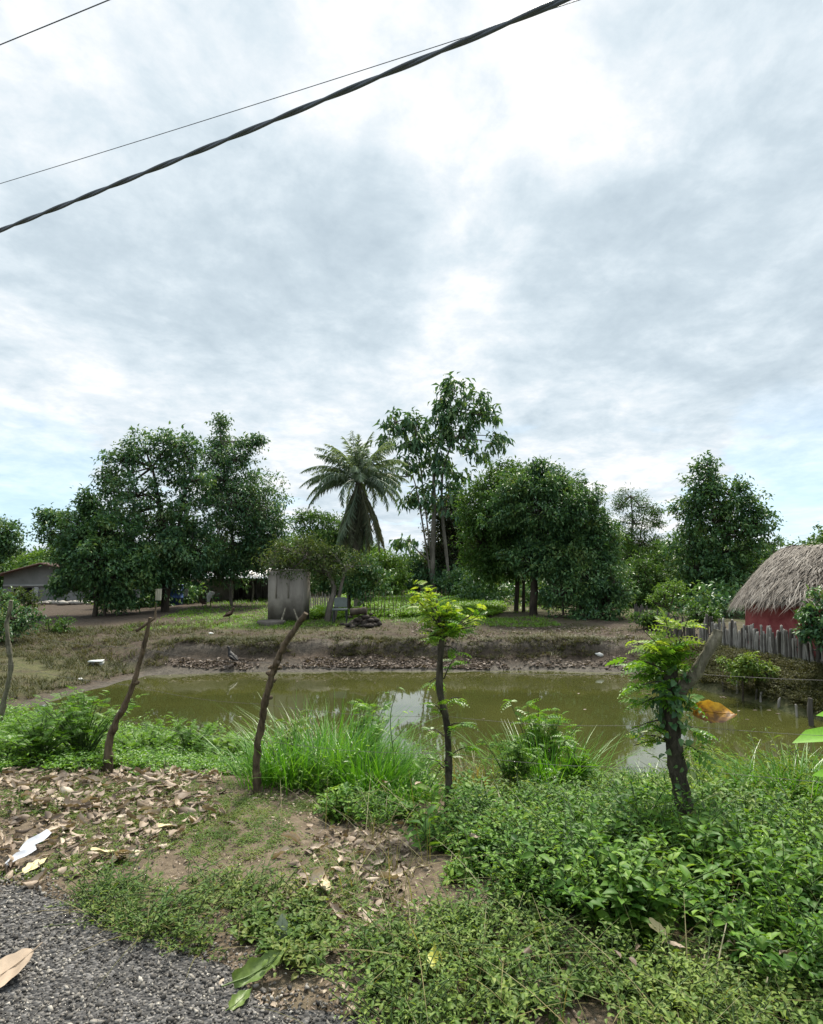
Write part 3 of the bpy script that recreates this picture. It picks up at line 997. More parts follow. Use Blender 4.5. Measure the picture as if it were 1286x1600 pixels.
# far-off wood closing the horizon
ml = MB()
lob = []
for i_ in range(260):
    X = rng.uniform(-70, 70)
    Y = rng.uniform(44, 62)
    h = rng.uniform(1.8, 3.7) * (1.15 if -10 < X < 16 else .95)
    if -.075 < X / Y < .05:
        h = min(h, 2.1)
    lob.append((np.array((X, Y, h * .5)), np.array((rng.uniform(1.2, 2.4), 1.3, h * .6))))
crown_leaves(ml, None, lob, (.34, .45), 60, 13, .3, .3, LS)
tag(ml.build('distant_wood', M['lf_mid']), 'low line of distant trees closing the horizon', None, None, 'stuff')

ml = MB()
lob = []
for (x0, x1, y0, y1, n, hm) in ((-13.6, -10.4, 27, 31, 16, 1.2), (-24, -9, 37, 42, 26, 1.5), (1.5, 12.5, 28, 38, 46, 1.7), (-7, 2, 37, 41, 16, 1.6), (9, 16, 22, 34, 22, 1.1)):  # first patch is growth added to deepen the shade behind the left trees
    for i_ in range(n):
        X, Y = rng.uniform(x0, x1), rng.uniform(y0, y1)
        if -.085 < X / Y < .06:
            continue
        h = rng.uniform(.6, 1.) * hm
        lob.append((np.array((X, Y, hz(X, Y) + h * .5)), np.array((rng.uniform(.7, 1.3), .8, h * .6))))
crown_leaves(ml, None, lob, (.2, .45), 60, 8, .2, .4, LS)
tag(ml.build('undergrowth', M['lf_dark']), 'dark leafy undergrowth massed in the shade behind the trees', None, None, 'stuff')

# palm
PY = 24.5
pb = W(560, 962, PY)
pb[2] = hz(pb[0], pb[1]) - .03
palm = thing('coconut_palm', 'coconut palm with feathery arching fronds and a skirt of hanging old fronds', 'palm tree', pb)
pc = W(560, 752, PY)
mw = MB()
tube(mw, [pb, pb + np.array((.02, 0, .25)), W(558, 900, PY), W(556, 830, PY), pc], [.26, .2, .15, .14, .12], 10, 6, .06)
mw.build('trunk', M['bark_grey'], palm, True)


def frond(parent, az, el, L, mat, droopk, nlf=44, name='frond', leafl=.42, label=None):
    s = np.linspace(0, 1, 18)
    e = el - droopk * s ** 1.5
    dx = np.cumsum(np.cos(e)) * L / 18
    dz = np.cumsum(np.sin(e)) * L / 18
    bend_ = rng.normal(0, .22) * np.cumsum(s) / 9 * L * .5
    rach = pc[None] + np.column_stack([math.cos(az) * dx - math.sin(az) * bend_, math.sin(az) * dx + math.cos(az) * bend_, dz])
    upr = max(0., (el - .8) / .7)
    mbf = MB()
    tube(mbf, list(rach[::3]) + [rach[-1]], [.028, .02, .012, .005], 4, 3, 0)
    t = np.linspace(.13, .99, nlf)
    p = np.stack([np.interp(t, s, rach[:, i]) for i in range(3)], 1)
    tan = norm(np.stack([np.interp(t, s, np.gradient(rach[:, i])) for i in range(3)], 1))
    side = np.array((-math.sin(az), math.cos(az), 0.))
    for sg in (-1, 1):
        ln = leafl * np.sin(PI * np.clip(t * .86 + .12, 0, 1)) ** .6 * rng.uniform(.8, 1.1, nlf)
        d = norm(side[None] * sg * rng.uniform(.3, .8, (nlf, 1)) * (1 - .6 * upr) + tan * rng.uniform(.4, .9, (nlf, 1)) + np.array((0, 0, -1.)) * rng.uniform(.3, 1.3, (nlf, 1)) * (1 - .7 * upr))
        inst(mbf, LS[0], LS[1], p, basis(d, tan + np.array((0, 0, .6))), np.column_stack([rng.uniform(.018, .034, nlf), ln, ln * .6]))
    o = mbf.build(name, mat, parent)
    if label:
        o['label'] = label


for i_ in range(54):
    az = i_ * 2.39996 + rng.uniform(-.3, .3)
    q = (i_ / 53) ** .8
    frond(palm, az, math.radians(84 - 84 * q + rng.uniform(-8, 8)), rng.uniform(1.9, 2.5), M['lf_palm'], rng.uniform(.7, 1.3) * (.75 + .75 * q))
for i_ in range(36):
    az = i_ * 2.39996
    frond(palm, az, math.radians(rng.uniform(-84, -55)), rng.uniform(2.5, 3.1), M['lf_palm_dead'] if i_ % 3 else M['lf_palm'], rng.uniform(.2, .8), 40, 'frond', .5,
          'withered old frond hanging down the trunk')


# ------------------------------------------------------------------ low growth
def weeds(P, mb, h, stems=3, nodes=7, leaf=.035, ratio=.55, spread=.35, mstem=None, tmpl=LM, hv=.4, upw=.35):
    N = len(P)
    S = N * stems
    base = np.repeat(P, stems, 0) + np.column_stack([rng.normal(0, .02, (S, 2)), np.zeros(S) - .01])
    H = h * rng.uniform(1 - hv, 1 + hv, S)
    lean = rng.normal(0, spread, (S, 2))
    lean2 = lean * rng.uniform(.3, 1., (S, 1)) + rng.normal(0, .1, (S, 2))
    t = (np.arange(nodes) + 1.) / nodes
    tt = np.clip(t[None] * .9 + rng.uniform(-.04, .1, (S, nodes)), .08, 1.02)
    ctr = base[:, None] + np.concatenate([(lean[:, None] * tt[..., None] + lean2[:, None] * (tt ** 2)[..., None]) * H[:, None, None], (H[:, None] * tt * (1 - .12 * tt))[..., None]], 2)
    if mstem is not None:
        prev = base
        for j in range(0, nodes, 2):
            stick(mstem, prev, ctr[:, j], .0028 if leaf > .02 else .0018, .002 if leaf > .02 else .0012)
            prev = ctr[:, j]
    a0 = rng.uniform(0, 2 * PI, S)
    for sg in (0, PI):
        ang = a0[:, None] + (np.arange(nodes) * PI / 2)[None] + sg + rng.normal(0, .3, (S, nodes))
        d = np.stack([np.cos(ang), np.sin(ang), rng.normal(upw, .3, (S, nodes))], 2)
        up = np.stack([rng.normal(0, .3, (S, nodes)), rng.normal(0, .3, (S, nodes)), np.ones((S, nodes))], 2) - d * .0
        L = leaf * rng.uniform(.6, 1.3, (S, nodes)) * (1.15 - .55 * tt ** 3)
        dd = norm(d.reshape(-1, 3))
        off = dd * (L.reshape(-1, 1) * .25)
        inst(mb, tmpl[0], tmpl[1], ctr.reshape(-1, 3) + off, basis(dd, norm(up.reshape(-1, 3))), np.column_stack([L.ravel() * ratio, L.ravel(), L.ravel()]))


def blades(mb, base, H, lean, az, w, curve=1.0, seg=5, lift=None):
    """curved grass blades"""
    n = len(base)
    ts = np.linspace(0, 1, seg + 1)
    dirv = np.column_stack([np.cos(az), np.sin(az)])
    side = np.column_stack([-np.sin(az), np.cos(az), np.zeros(n)])
    V = np.zeros((n, seg + 1, 2, 3))
    for j, t in enumerate(ts):
        hor = H * (lean * t + curve * lean * t * t * .8)
        ver = H * (t - (.35 * curve) * np.minimum(lean, 1.2) * t ** 2.2)
        c = base + np.column_stack([dirv * hor[:, None], ver])
        ww = (w * (1 - t ** 1.6) * .5 + .0004)[:, None]
        V[:, j, 0] = c - side * ww
        V[:, j, 1] = c + side * ww
    k = (seg + 1) * 2
    q = np.array([(2 * j, 2 * j + 1, 2 * j + 3, 2 * j + 2) for j in range(seg)])
    mb.add(V.reshape(-1, 3), (q[None] + (np.arange(n) * k)[:, None, None]).reshape(-1, 4))


# bushy weeds on the right
Z_WEED = [(430, 1262), (520, 1250), (640, 1262), (700, 1275), (820, 1262), (960, 1262), (1500, 1262), (1600, 1700), (1320, 1600), (1150, 1530), (1000, 1490), (860, 1440), (760, 1435), (700, 1385), (670, 1330), (600, 1300), (500, 1290)]
mb, ms = MB(), MB()


def weed_clumps(mb, ms, C, hlo, hhi, leaf, n, rad):
    """clumps of one habit each, so dark gaps and mounds show between them"""
    for kind in range(4):
        Q = C[kind::4]
        if not len(Q):
            continue
        lf = leaf * (.7, 1., 1.3, .85)[kind]
        ratio = (.6, .5, .62, .34)[kind]
        for lev in range(3):
            q = Q[lev::3]
            h = hlo + (hhi - hlo) * (.25, .6, 1.)[lev]
            m = int(n * (1.2, 1., .8)[lev])
            P = np.repeat(q, m, 0) + np.column_stack([rng.normal(0, rad, (len(q) * m, 2)), np.zeros(len(q) * m)])
            P[:, 2] = height(P[:, 0], P[:, 1])
            weeds(P, mb, h, 3, 5 + int(h / .06), lf * 1.22, ratio, .27, ms, upw=.35 if kind != 3 else .7)


P = zone(Z_WEED, 30, (-1.2, 5.2, 1.9, 4.9))
lo = P[P[:, 0] < .4]
hi = P[P[:, 0] >= .4]
weed_clumps(mb, ms, lo[rng.uniform(0, 1, len(lo)) < .75], .07, .2, .034, 7, .07)
back = hi[:, 1] > 3.75
weed_clumps(mb, ms, hi[~back], .13, .36, .038, 9, .075)
weed_clumps(mb, ms, hi[back], .1, .23, .034, 9, .085)
P = zone(Z_WEED, 5, (-.2, 5.2, 1.9, 4.6))
weeds(P, mb, .3, 1, 5, .085, .6, .35, ms, upw=.5)
P = patchy(zone(Z_WEED, 22, (.0, 5.2, 1.9, 4.2)), 1.1, .5, 5)
weeds(P, mb, .34, 2, 8, .06, .62, .3, ms, upw=.5)
P = patchy(zone(Z_WEED, 22, (.0, 5.2, 1.9, 4.2)), 1.1, .5, 11)
weeds(P, mb, .38, 2, 12, .06, .25, .3, ms, upw=.8)
wd = mb.build('weeds', M['lf_weed'])
tag(wd, 'knee high leafy dark green weeds covering the right verge', None, None, 'stuff')
ms.build('stems', M['stem'], wd)
# taller weed tops standing out, and mixed narrow-leaved plants
mb, ms = MB(), MB()
P = zone([(700, 1290), (1500, 1290), (1500, 1500), (1100, 1440), (760, 1350)], 12, (-.5, 5.2, 2.6, 5.2))
weeds(P, mb, .32, 2, 10, .05, .4, .35, ms, upw=.55)
P = zone([(1120, 1225), (1600, 1225), (1600, 1300), (1120, 1275)], 26, (.8, 7, 3.9, 6.6))
weeds(P, mb, .32, 3, 11, .085, .2, .45, ms, upw=.3)
P = zone([(700, 1225), (1120, 1225), (1120, 1270), (700, 1262)], 60, (0, 5, 3.9, 6.6))
weeds(P, mb, .17, 3, 7, .04, .5, .5, ms)
wd = mb.build('tall_weeds', M['lf_weedpale'])
tag(wd, 'taller narrow leaved weeds standing above the dark green growth', None, None, 'stuff')
ms.build('stems', M['stem'], wd)
# short pale weeds along the road at the bottom
Z_PALE = [(560, 1500), (620, 1455), (760, 1430), (880, 1452), (1000, 1495), (1150, 1535), (1320, 1600), (1600, 1720), (1600, 1900), (640, 1900), (600, 1620)]
mb, ms = MB(), MB()
P = zone(Z_PALE, 420, (-.6, 3.4, 1.25, 3.3))
P = patchy(P, 2.2, -.3)
weeds(P[::3], mb, .09, 3, 6, .022, .6, .7, ms)
weeds(P[1::3], mb, .14, 3, 6, .03, .62, .55, ms)
weeds(P[2::3], mb, .19, 2, 8, .026, .45, .5, ms)
wd = mb.build('pale_weeds', M['lf_weedpale'])
tag(wd, 'short pale green weeds along the lower edge of the verge', None, None, 'stuff')
ms.build('stems', M['stem'], wd)
# verge patch in the lower left
Z_PATCH = [(150, 1385), (260, 1360), (360, 1375), (440, 1395), (500, 1420), (520, 1500), (440, 1535), (330, 1500), (230, 1480), (150, 1440), (120, 1400)]
mb, ms = MB(), MB()
P = zone(Z_PATCH, 900, (-2.4, .2, 2.1, 4.0))
P = patchy(P, 2.6, .1, 3)
weeds(P[::3], mb, .06, 3, 6, .014, .5, .8, ms)
weeds(P[1::3], mb, .11, 2, 7, .022, .5, .6, ms)
weeds(P[2::9], mb, .15, 2, 7, .03, .5, .5, ms)
VP = P
P = zone([(380, 1440), (500, 1420), (520, 1490), (470, 1530), (400, 1510)], 300, (-1, .2, 2.2, 3.2))
weeds(P, mb, .1, 3, 6, .034, .6, .5, ms)
P = patchy(zone([(-200, 1200), (650, 1240), (600, 1480), (450, 1440), (150, 1370), (-200, 1400)], 520, (-5, 1, 2.2, 6)), 1.7, -.1, 7)
weeds(P, mb, .035, 3, 5, .016, .45, .9, None)
wd = mb.build('verge_weeds', M['lf_patch'])
tag(wd, 'low yellow green weed patch beside the gravel', None, None, 'stuff')
ms.build('stems', M['stem'], wd)


mb = MB()
q = VP[::4]
blades(mb, np.repeat(q, 3, 0) + np.column_stack([rng.normal(0, .03, (len(q) * 3, 2)), np.zeros(len(q) * 3)]), rng.uniform(.04, .16, len(q) * 3), np.abs(rng.normal(.9, .4, len(q) * 3)), rng.uniform(0, 6.28, len(q) * 3), rng.uniform(.002, .005, len(q) * 3))
q = patchy(zone([(380, 1250), (700, 1270), (1600, 1300), (1600, 1800), (500, 1800), (560, 1500), (480, 1380)], 40, (-1.2, 4, 1.4, 4.8)), 1.5, -.2)
blades(mb, np.repeat(q, 4, 0) + np.column_stack([rng.normal(0, .05, (len(q) * 4, 2)), np.zeros(len(q) * 4)]), rng.uniform(.08, .34, len(q) * 4), np.abs(rng.normal(.6, .4, len(q) * 4)), rng.uniform(0, 6.28, len(q) * 4), rng.uniform(.002, .006, len(q) * 4))
tag(mb.build('dry_stalks', M['grass_dry']), 'thin straw coloured dry blades mixed into the verge weeds', None, None, 'stuff')


# pinnate sprays
def pinnate(pairs=9, drop=.25, lw=.3, ll=.3):
    V, F3 = [], []
    n = 0
    t = np.linspace(.15, .97, pairs)
    v, f = LS
    for j, tt in enumerate(t):
        c = np.array((0, tt, -drop * tt * tt))
        s = ll * (math.sin(PI * (tt * .75 + .22)) ** .6)
        for sg in (-1, 1):
            d = np.array([[sg * 1., .35, -.15 - drop * .4]])
            R = basis(d, np.array([[0., 0, 1]]))[0]
            vv = (v * np.array((s * lw, s, s * .6))) @ R.T + c
            V.append(vv)
            F3.append(f[0] + n)
            n += len(vv)
    c = np.array([(-.008, 0, 0), (.008, 0, 0), (.004, 1, -drop), (-.004, 1, -drop)])
    V.append(c)
    F3.append(np.array([(0, 1, 2), (0, 2, 3)]) + n)
    return np.concatenate(V), [np.concatenate(F3)]


PIN = pinnate()
PIN2 = pinnate(6, .55, .5, .36)


def sprays(mb, P, d, L, tmpl, tilt=.4):
    n = len(P)
    inst(mb, tmpl[0], tmpl[1], P, basis(d, norm(np.array((0, 0, 1.)) + rng.normal(0, tilt, (n, 3)))), L)


def fern_shrub(label, px, py, rad, h, n=120, L=.2, mat='lf_pin', tmpl=PIN, group=None, name='feathery_shrub'):
    p = G(px, py)
    t = thing(name, label, 'shrub', p, group)
    ms, mb = MB(), MB()
    m = max(7, n // 12)
    tips = p + np.column_stack([rng.normal(0, rad * .55, m), rng.normal(0, rad * .4, m), h * rng.uniform(.45, 1.05, m)])
    for q in tips:
        tube(ms, [p + rng.normal(0, .03, 3) * np.array((1, 1, 0)), (p + q) / 2 + np.array((0, 0, h * .1)), q], [.006, .005, .002], 4, 3, 0, False)
    i = rng.integers(0, m, n)
    s = rng.uniform(.35, 1., (n, 1))
    B = p + (tips[i] - p) * s + np.array((0, 0, h * .12)) * (s * (1 - s) * 4)
    a = rng.uniform(0, 2 * PI, n)
    d = np.column_stack([np.cos(a), np.sin(a), rng.uniform(-.1, .8, n)])
    sprays(mb, B, d, L * rng.uniform(.6, 1.2, n), tmpl)
    ms.build('stem', M['stem'], t)
    mb.build('foliage', M[mat], t)
    return t


for (lab, px, py, rad, h, n) in (
        ('low feathery bright green shrub cut by the left edge', -10, 1192, .45, .32, 150),
        ('bushy feathery green shrub tallest left of the first leaning post', 130, 1190, .42, .62, 330),
        ('feathery shrub filling the gap between the left edge and its taller neighbour', 60, 1192, .4, .42, 220),
        ('low feathery shrub just right of the leaning thin post', 225, 1192, .4, .34, 170),
        ('spreading feathery shrub midway between the two leaning posts', 295, 1190, .4, .42, 190),
        ('feathery shrub close beside the knotted dry post', 360, 1196, .4, .3, 170)):
    fern_shrub(lab, px, py, rad, h, int(n * 2.4), .085, group='feathery shrubs along the near shore')
mb, ms = MB(), MB()
P = zone([(-300, 1165), (0, 1170), (400, 1180), (400, 1212), (0, 1205), (-300, 1200)], 230, (-9, 0, 4.2, 7.5))
weeds(P, mb, .13, 3, 6, .04, .5, .5, ms)
P = zone([(-300, 1100), (80, 1120), (400, 1165), (400, 1185), (0, 1175), (-300, 1160)], 60, (-11, 0, 5.2, 9))
weeds(P, mb, .22, 3, 7, .05, .4, .5, ms)
P = patchy(zone([(400, 1180), (660, 1190), (680, 1262), (420, 1240)], 120, (-3, 1, 3.9, 7)), 1.8, -.1)
weeds(P[::2], mb, .2, 3, 7, .035, .55, .4, ms)
weeds(P[1::4], mb, .42, 2, 10, .05, .4, .3, ms)
wd = mb.build('shore_weeds', M['lf_pin'])
tag(wd, 'bright green low weeds between the left posts and the water', None, None, 'stuff')
ms.build('stems', M['stem'], wd)


def clump(label, px, py, rad, h, n, mat='grass', lean=.42, w=.011, group='long grass clumps on the near shore', up=0.):
    p = G(px, py)
    mb = MB()
    q = p + np.column_stack([rng.normal(0, rad * .5, n), rng.normal(0, rad * .35, n), np.zeros(n)])
    q[:, 2] = height(q[:, 0], q[:, 1]) - .01
    H = h * 1.25 * rng.uniform(.3, 1.1, n) ** .8
    n = n
    out = np.arctan2(q[:, 1] - p[1], q[:, 0] - p[0]) + rng.normal(0, .9, n)
    blades(mb, q, H, np.abs(rng.normal(lean, lean * .5, n)), out, w * rng.uniform(.6, 1.3, n))
    o = mb.build('grass_clump', M[mat])
    tag(o, label, 'grass', group)
    # its origin at the base of the clump
    o.data.transform(Matrix.Translation(-Vector([float(a) for a in p])))
    o.location = p
    return o


for a in (('long bright grass clump right beside the knotted dry post', 445, 1228, .32, .42, 420),
          ('tall dense grass clump in the middle of the near shore', 520, 1225, .36, .62, 620),
          ('lush arching grass clump left of the slim living post', 572, 1240, .34, .4, 640),
          ('ragged grass clump close to the water left of the sky reflection', 560, 1195, .36, .62, 420),
          ('low grass clump under the slim living post', 640, 1252, .28, .17, 320),
          ('upright dark grass clump right of the slim living post', 850, 1245, .3, .48, 480),
          ('thin grass clump at the water between the two living posts', 930, 1235, .26, .2, 200),
          ('grass clump just right of the thick ivy trunk', 1150, 1238, .3, .24, 300),
          ('drooping long grass clump near the right edge', 1235, 1262, .3, .36, 340),
          ('grass clump left of the thick ivy trunk', 1000, 1240, .28, .2, 240)):
    clump(*a)
clump('straw coloured reedy grass clump beside the slim living post', 745, 1238, .32, .3, 240, 'grass_dry', .35)
clump('dry mixed grass clump behind the long bright clump', 480, 1200, .34, .42, 260, 'grass_dry', .5)
fern_shrub('thin leafy plant rising over the grass in front of the pond', 570, 1215, .26, .72, 200, .1, 'lf_pin', PIN2, name='leafy_plant')
fern_shrub('narrow leaved plant standing over the dark grass clump', 845, 1240, .3, .8, 300, .12, 'lf_pin', PIN2, name='leafy_plant')
fern_shrub('leafy plant at the water just left of the dark grass clump', 800, 1245, .2, .5, 160, .1, 'lf_weed', PIN2, name='leafy_plant')
fern_shrub('broad leafy plant between the dark grass clump and the ivy trunk', 900, 1248, .22, .45, 170, .11, 'lf_pin', PIN2, name='leafy_plant')
fern_shrub('silvery leafy plant left of the tall grass clump', 455, 1215, .16, .55, 40, .14, 'lf_weedpale', PIN2, name='leafy_plant')
# a thin weed stem in front of the sky reflection
p = G(618, 1238)
t = thing('thin_plant', 'thin dark plant with few leaves in front of the bright sky reflection', 'plant', p)
ms, mb = MB(), MB()
Yp = p[1]
tube(ms, [p, W(615, 1180, Yp), W(610, 1120, Yp), W(622, 1072, Yp)], [.005, .004, .003, .002], 4, 4, 0)
tube(ms, [W(613, 1160, Yp), W(630, 1140, Yp), W(640, 1128, Yp)], [.003, .002, .0015], 4, 3, 0)
ends = np.array([W(607, 1083, Yp), W(622, 1075, Yp), W(640, 1112, Yp), W(628, 1112, Yp), W(641, 1130, Yp), W(612, 1140, Yp)])
inst(mb, *LM, ends, basis(rand_dirs(6, -.3, .3), np.tile((0, 0, 1.), (6, 1))), np.column_stack([np.full(6, .03), np.full(6, .06), np.full(6, .06)]))
ms.build('stem', M['stem'], t)
mb.build('foliage', M['lf_weed'], t)

# grass on the banks, lawn plants in the garden
def tufts(mb, P, h, nb, w, lean=.7):
    n = len(P) * nb
    q = np.repeat(P, nb, 0) + np.column_stack([rng.normal(0, .03, (n, 2)), np.zeros(n)])
    blades(mb, q, h * rng.uniform(.4, 1.3, n), np.abs(rng.normal(lean, .4, n)), rng.uniform(0, 2 * PI, n), w * rng.uniform(.7, 1.3, n), 1., 3)


def area(x0, x1, y0, y1, dens):
    N = int((x1 - x0) * (y1 - y0) * dens)
    x = rng.uniform(x0, x1, N)
    y = rng.uniform(y0, y1, N)
    return np.column_stack([x, y, height(x, y)])


mb = MB()
P = area(-14, -5.8, 9, 20, 110)
d = pond_sd(P[:, 0], P[:, 1])
tufts(mb, patchy(P[(d > .35)], .8, -.35), .12, 6, .012)
P = area(-9, 8, 16.2, 19, 55)
tufts(mb, patchy(P, .9, .15), .09, 5, .012)
P = area(-6, 6, 16.0, 16.9, 190)
tufts(mb, patchy(P, .9, -.5), .12, 7, .012, 1.)
P = area(-6.5, 6.2, 16.9, 20, 26)
tufts(mb, patchy(P, .6, -.1), .07, 6, .012, .9)
tag(mb.build('bank_grass', M['grass_bank']), 'thin dry olive grass on the far and left banks', None, None, 'stuff')
mb, ms = MB(), MB()
P = area(5.4, 9, 7, 15.6, 420)
d = pond_sd(P[:, 0], P[:, 1])
fx = 6.65 + (14.8 - P[:, 1]) * .23
P = P[(d > .04) & (P[:, 0] < fx + .6)]
tufts(mb, P[::2], .17, 6, .012, .9)
weeds(P[1::2], mb, .16, 3, 6, .04, .4, .6, None, LS)
tag(mb.build('bank_weeds', M['grass_bank']), 'olive weeds and grass on the right bank below the picket fence', None, None, 'stuff')
mb = MB()
P = area(-8.5, -3.2, 18.6, 25, 60)
tufts(mb, patchy(P, .5, -.5), .09, 5, .014)
P = area(-4.5, 4.5, 19.3, 21.5, 90)
tufts(mb, patchy(P, .5, 0.), .1, 5, .014)
P = area(-9, 6, 24, 33, 10)
tufts(mb, P, .14, 5, .02)
tag(mb.build('garden_grass', M['lawn']), 'short green grass in the yard beyond the pond', None, None, 'stuff')
mb = MB()
P = area(-3.4, 3.6, 21.2, 34, 40)
k = P[:, 0] < np.interp(P[:, 1], [21.2, 23, 34], [2.0, 3.2, 5.0])
P = P[k]
weeds(P, mb, .2, 3, 5, .12, .5, .6, None, LS)
tag(mb.build('garden_plants', M['lawn']), 'bright green leafy garden bed behind the thin stake fence', None, None, 'stuff')

# ------------------------------------------------------------------ posts and wires of the near fence
def leaning_post(label, pts, rad, mat='post_wood', knots=0, stick_px=None):
    b = G(*pts[0])
    Y = b[1]
    t = MB()
    P = [b - np.array((0, 0, .08))] + [W(a, c, Y - .05 * i) for i, (a, c) in enumerate(pts) if i]
    Q = smoothpath(P, 5)
    Q[2:-1] += rng.normal(0, .0025, Q[2:-1].shape)
    rr_ = np.interp(np.linspace(0, 1, len(Q)), np.linspace(0, 1, len(rad)), rad) * (1 + np.where(rng.uniform(0, 1, len(Q)) < .22, rng.uniform(.06, .2, len(Q)), 0) + rng.normal(0, .03, len(Q)))
    path = tube(t, list(Q), list(rr_), 9, 3, .16)
    for j in range(knots):
        q = path[int(rng.uniform(.2, .8) * len(path))]
        d = rand_dirs(1, -.2, .4)[0]
        tube(t, [q, q + d * .035, q + d * .055], [.02, .017, .009], 6, 2, .3)
    if stick_px:
        tube(t, [W(*stick_px[0], Y - .2), W(*stick_px[1], Y - .2)], [.014, .011], 6, 4, .1)
        tube(t, [W(*stick_px[1], Y - .2), W(stick_px[1][0] + 2, stick_px[1][1] - 24, Y - .2)], [.01, .006], 6, 4, .1)
    o = t.build('fence_post', M[mat], None, True)
    tag(o, label, 'post', 'rough posts of the roadside wire fence')
    o.data.transform(Matrix.Translation(-Vector([float(a) for a in b])))
    o.location = b
    return b, P


bp0, pp0 = leaning_post('pale bent wooden post at the left edge', [(-6, 1148), (8, 1090), (17, 1040), (11, 985), (17, 938)], [.03, .027, .025, .023, .021], 'cut_wood')
bp1, pp1 = leaning_post('thin curved leaning post with a short stick tied across its top', [(170, 1207), (173, 1150), (203, 1085), (222, 1020), (235, 965)], [.038, .027, .022, .019, .014], 'post_wood', 2, ((213, 986), (242, 966)))
bp2, pp2 = leaning_post('knotted dry leaning post with a pale cut upper end', [(403, 1240), (401, 1190), (409, 1130), (414, 1098), (425, 1055), (436, 1026), (452, 996), (478, 958)], [.034, .028, .025, .026, .022, .024, .022, .02], 'post_wood', 8)


def live_post(label, pts, rad):
    b = G(*pts[0])
    Y = b[1]
    t = thing('living_post', label, 'post', b, None)
    m_ = MB()
    P = [b - np.array((0, 0, .08))] + [W(a, c, Y) for a, c in pts[1:]]
    path = tube(m_, P, rad, 10, 8, .14)
    return t, m_, path, Y


t3, mw, path3, Y3 = live_post('slim living post sprouting yellow green leaves near the middle of the shore', [(700, 1268), (701, 1190), (698, 1130), (687, 1075), (689, 1015), (692, 985)], [.03, .025, .024, .025, .022, .016])
ml, mm = MB(), MB()


def sprig(mw, ml, p0, p1, n, L, tmpl=PIN2, r=.006):
    mid = (p0 + p1) / 2 + np.array((0, 0, .02))
    tube(mw, [p0, mid, p1], [r, r * .7, r * .35], 4, 4, 0, False)
    s = rng.uniform(.25, 1., (n, 1))
    B = p0 + (p1 - p0) * s
    a = rng.uniform(0, 2 * PI, n)
    d = np.column_stack([np.cos(a), np.sin(a), rng.uniform(-.2, .7, n)]) + norm((p1 - p0)[None]) * .5
    sprays(ml, B, d, L * rng.uniform(.6, 1.2, n), tmpl, .35)


top3 = path3[-1]
for (px, py, n) in ((650, 908, 24), (634, 922, 10), (668, 915, 14), (672, 935, 14), (700, 945, 14), (668, 960, 14)):
    sprig(mw, ml, top3, W(px, py, Y3 + rng.uniform(-.2, .2)), int(n * .8), .11)
    sprig(mw, mm, top3, W(px + rng.uniform(-12, 12), py + 14, Y3 + rng.uniform(-.2, .2)), int(n * .8), .1)
for (px, py, n) in ((706, 938, 12), (722, 952, 20), (735, 962, 16), (712, 975, 18), (698, 982, 16), (748, 968, 12), (755, 950, 8), (684, 990, 12), (660, 985, 8)):
    sprig(mw, ml, top3 - np.array((0, 0, .06)), W(px, py, Y3 + rng.uniform(-.2, .2)), int(n * .8), .11)
    sprig(mw, mm, top3 - np.array((0, 0, .06)), W(px + rng.uniform(-14, 10), py + 10, Y3 + rng.uniform(-.2, .2)), int(n * .8), .1)
for (py0, px, py, n) in ((1060, 710, 1030, 8), (1060, 668, 1068, 7), (1100, 720, 1090, 9), (1140, 725, 1130, 10), (1150, 670, 1140, 5), (1190, 735, 1165, 9), (1010, 715, 1020, 6), (1120, 676, 1100, 6), (1200, 668, 1185, 7)):
    sprig(mw, mm, W(694, py0, Y3), W(px, py, Y3 + rng.uniform(-.12, .12)), n, .1)
mw.build('trunk', M['live_bark'], t3, True)
ml.build('young_leaves', M['lf_lime'], t3)
mm.build('side_shoots', M['lf_pin'], t3)

t4, mw, path4, Y4 = live_post('thick living post wrapped in ivy with one pale sawn limb', [(1074, 1305), (1066, 1245), (1055, 1180), (1048, 1120), (1046, 1075), (1052, 1040)], [.08, .056, .05, .052, .048, .03])
limb = MB()
tube(limb, [W(1047, 1112, Y4), W(1060, 1082, Y4 - .02), W(1084, 1055, Y4 - .06), W(1102, 1025, Y4 - .1), W(1118, 998, Y4 - .12), W(1122, 985, Y4 - .12)], [.042, .042, .038, .034, .033, .03], 9, 5, .16)
ml, mm, mi = MB(), MB(), MB()
top4 = path4[-1]
for (px, py, n) in ((1005, 985, 10), (1040, 966, 12), (1062, 972, 10), (1078, 960, 8), (992, 1002, 8), (1030, 996, 8)):
    sprig(mw, ml, top4, W(px, py, Y4 + rng.uniform(-.15, .15)), n, .125)
for (px, py, n) in ((1015, 1020, 22), (1040, 1012, 22), (1055, 1008, 14), (985, 1040, 18), (1022, 1052, 24), (1005, 1058, 16), (990, 1075, 16), (970, 1028, 8), (1000, 1100, 14), (1085, 1100, 8), (1108, 1150, 9), (1098, 1180, 8), (985, 1140, 8)):
    sprig(mw, mm, top4 - np.array((0, 0, .05 + max(0, (py - 1060)) * .0035)), W(px, py, Y4 + rng.uniform(-.2, .2)), n, .14)
for (px, py, n) in ((1000, 1150, 8), (990, 1165, 6), (1020, 1140, 6)):
    sprig(mw, ml, W(1048, 1160, Y4), W(px, py, Y4), n, .09)
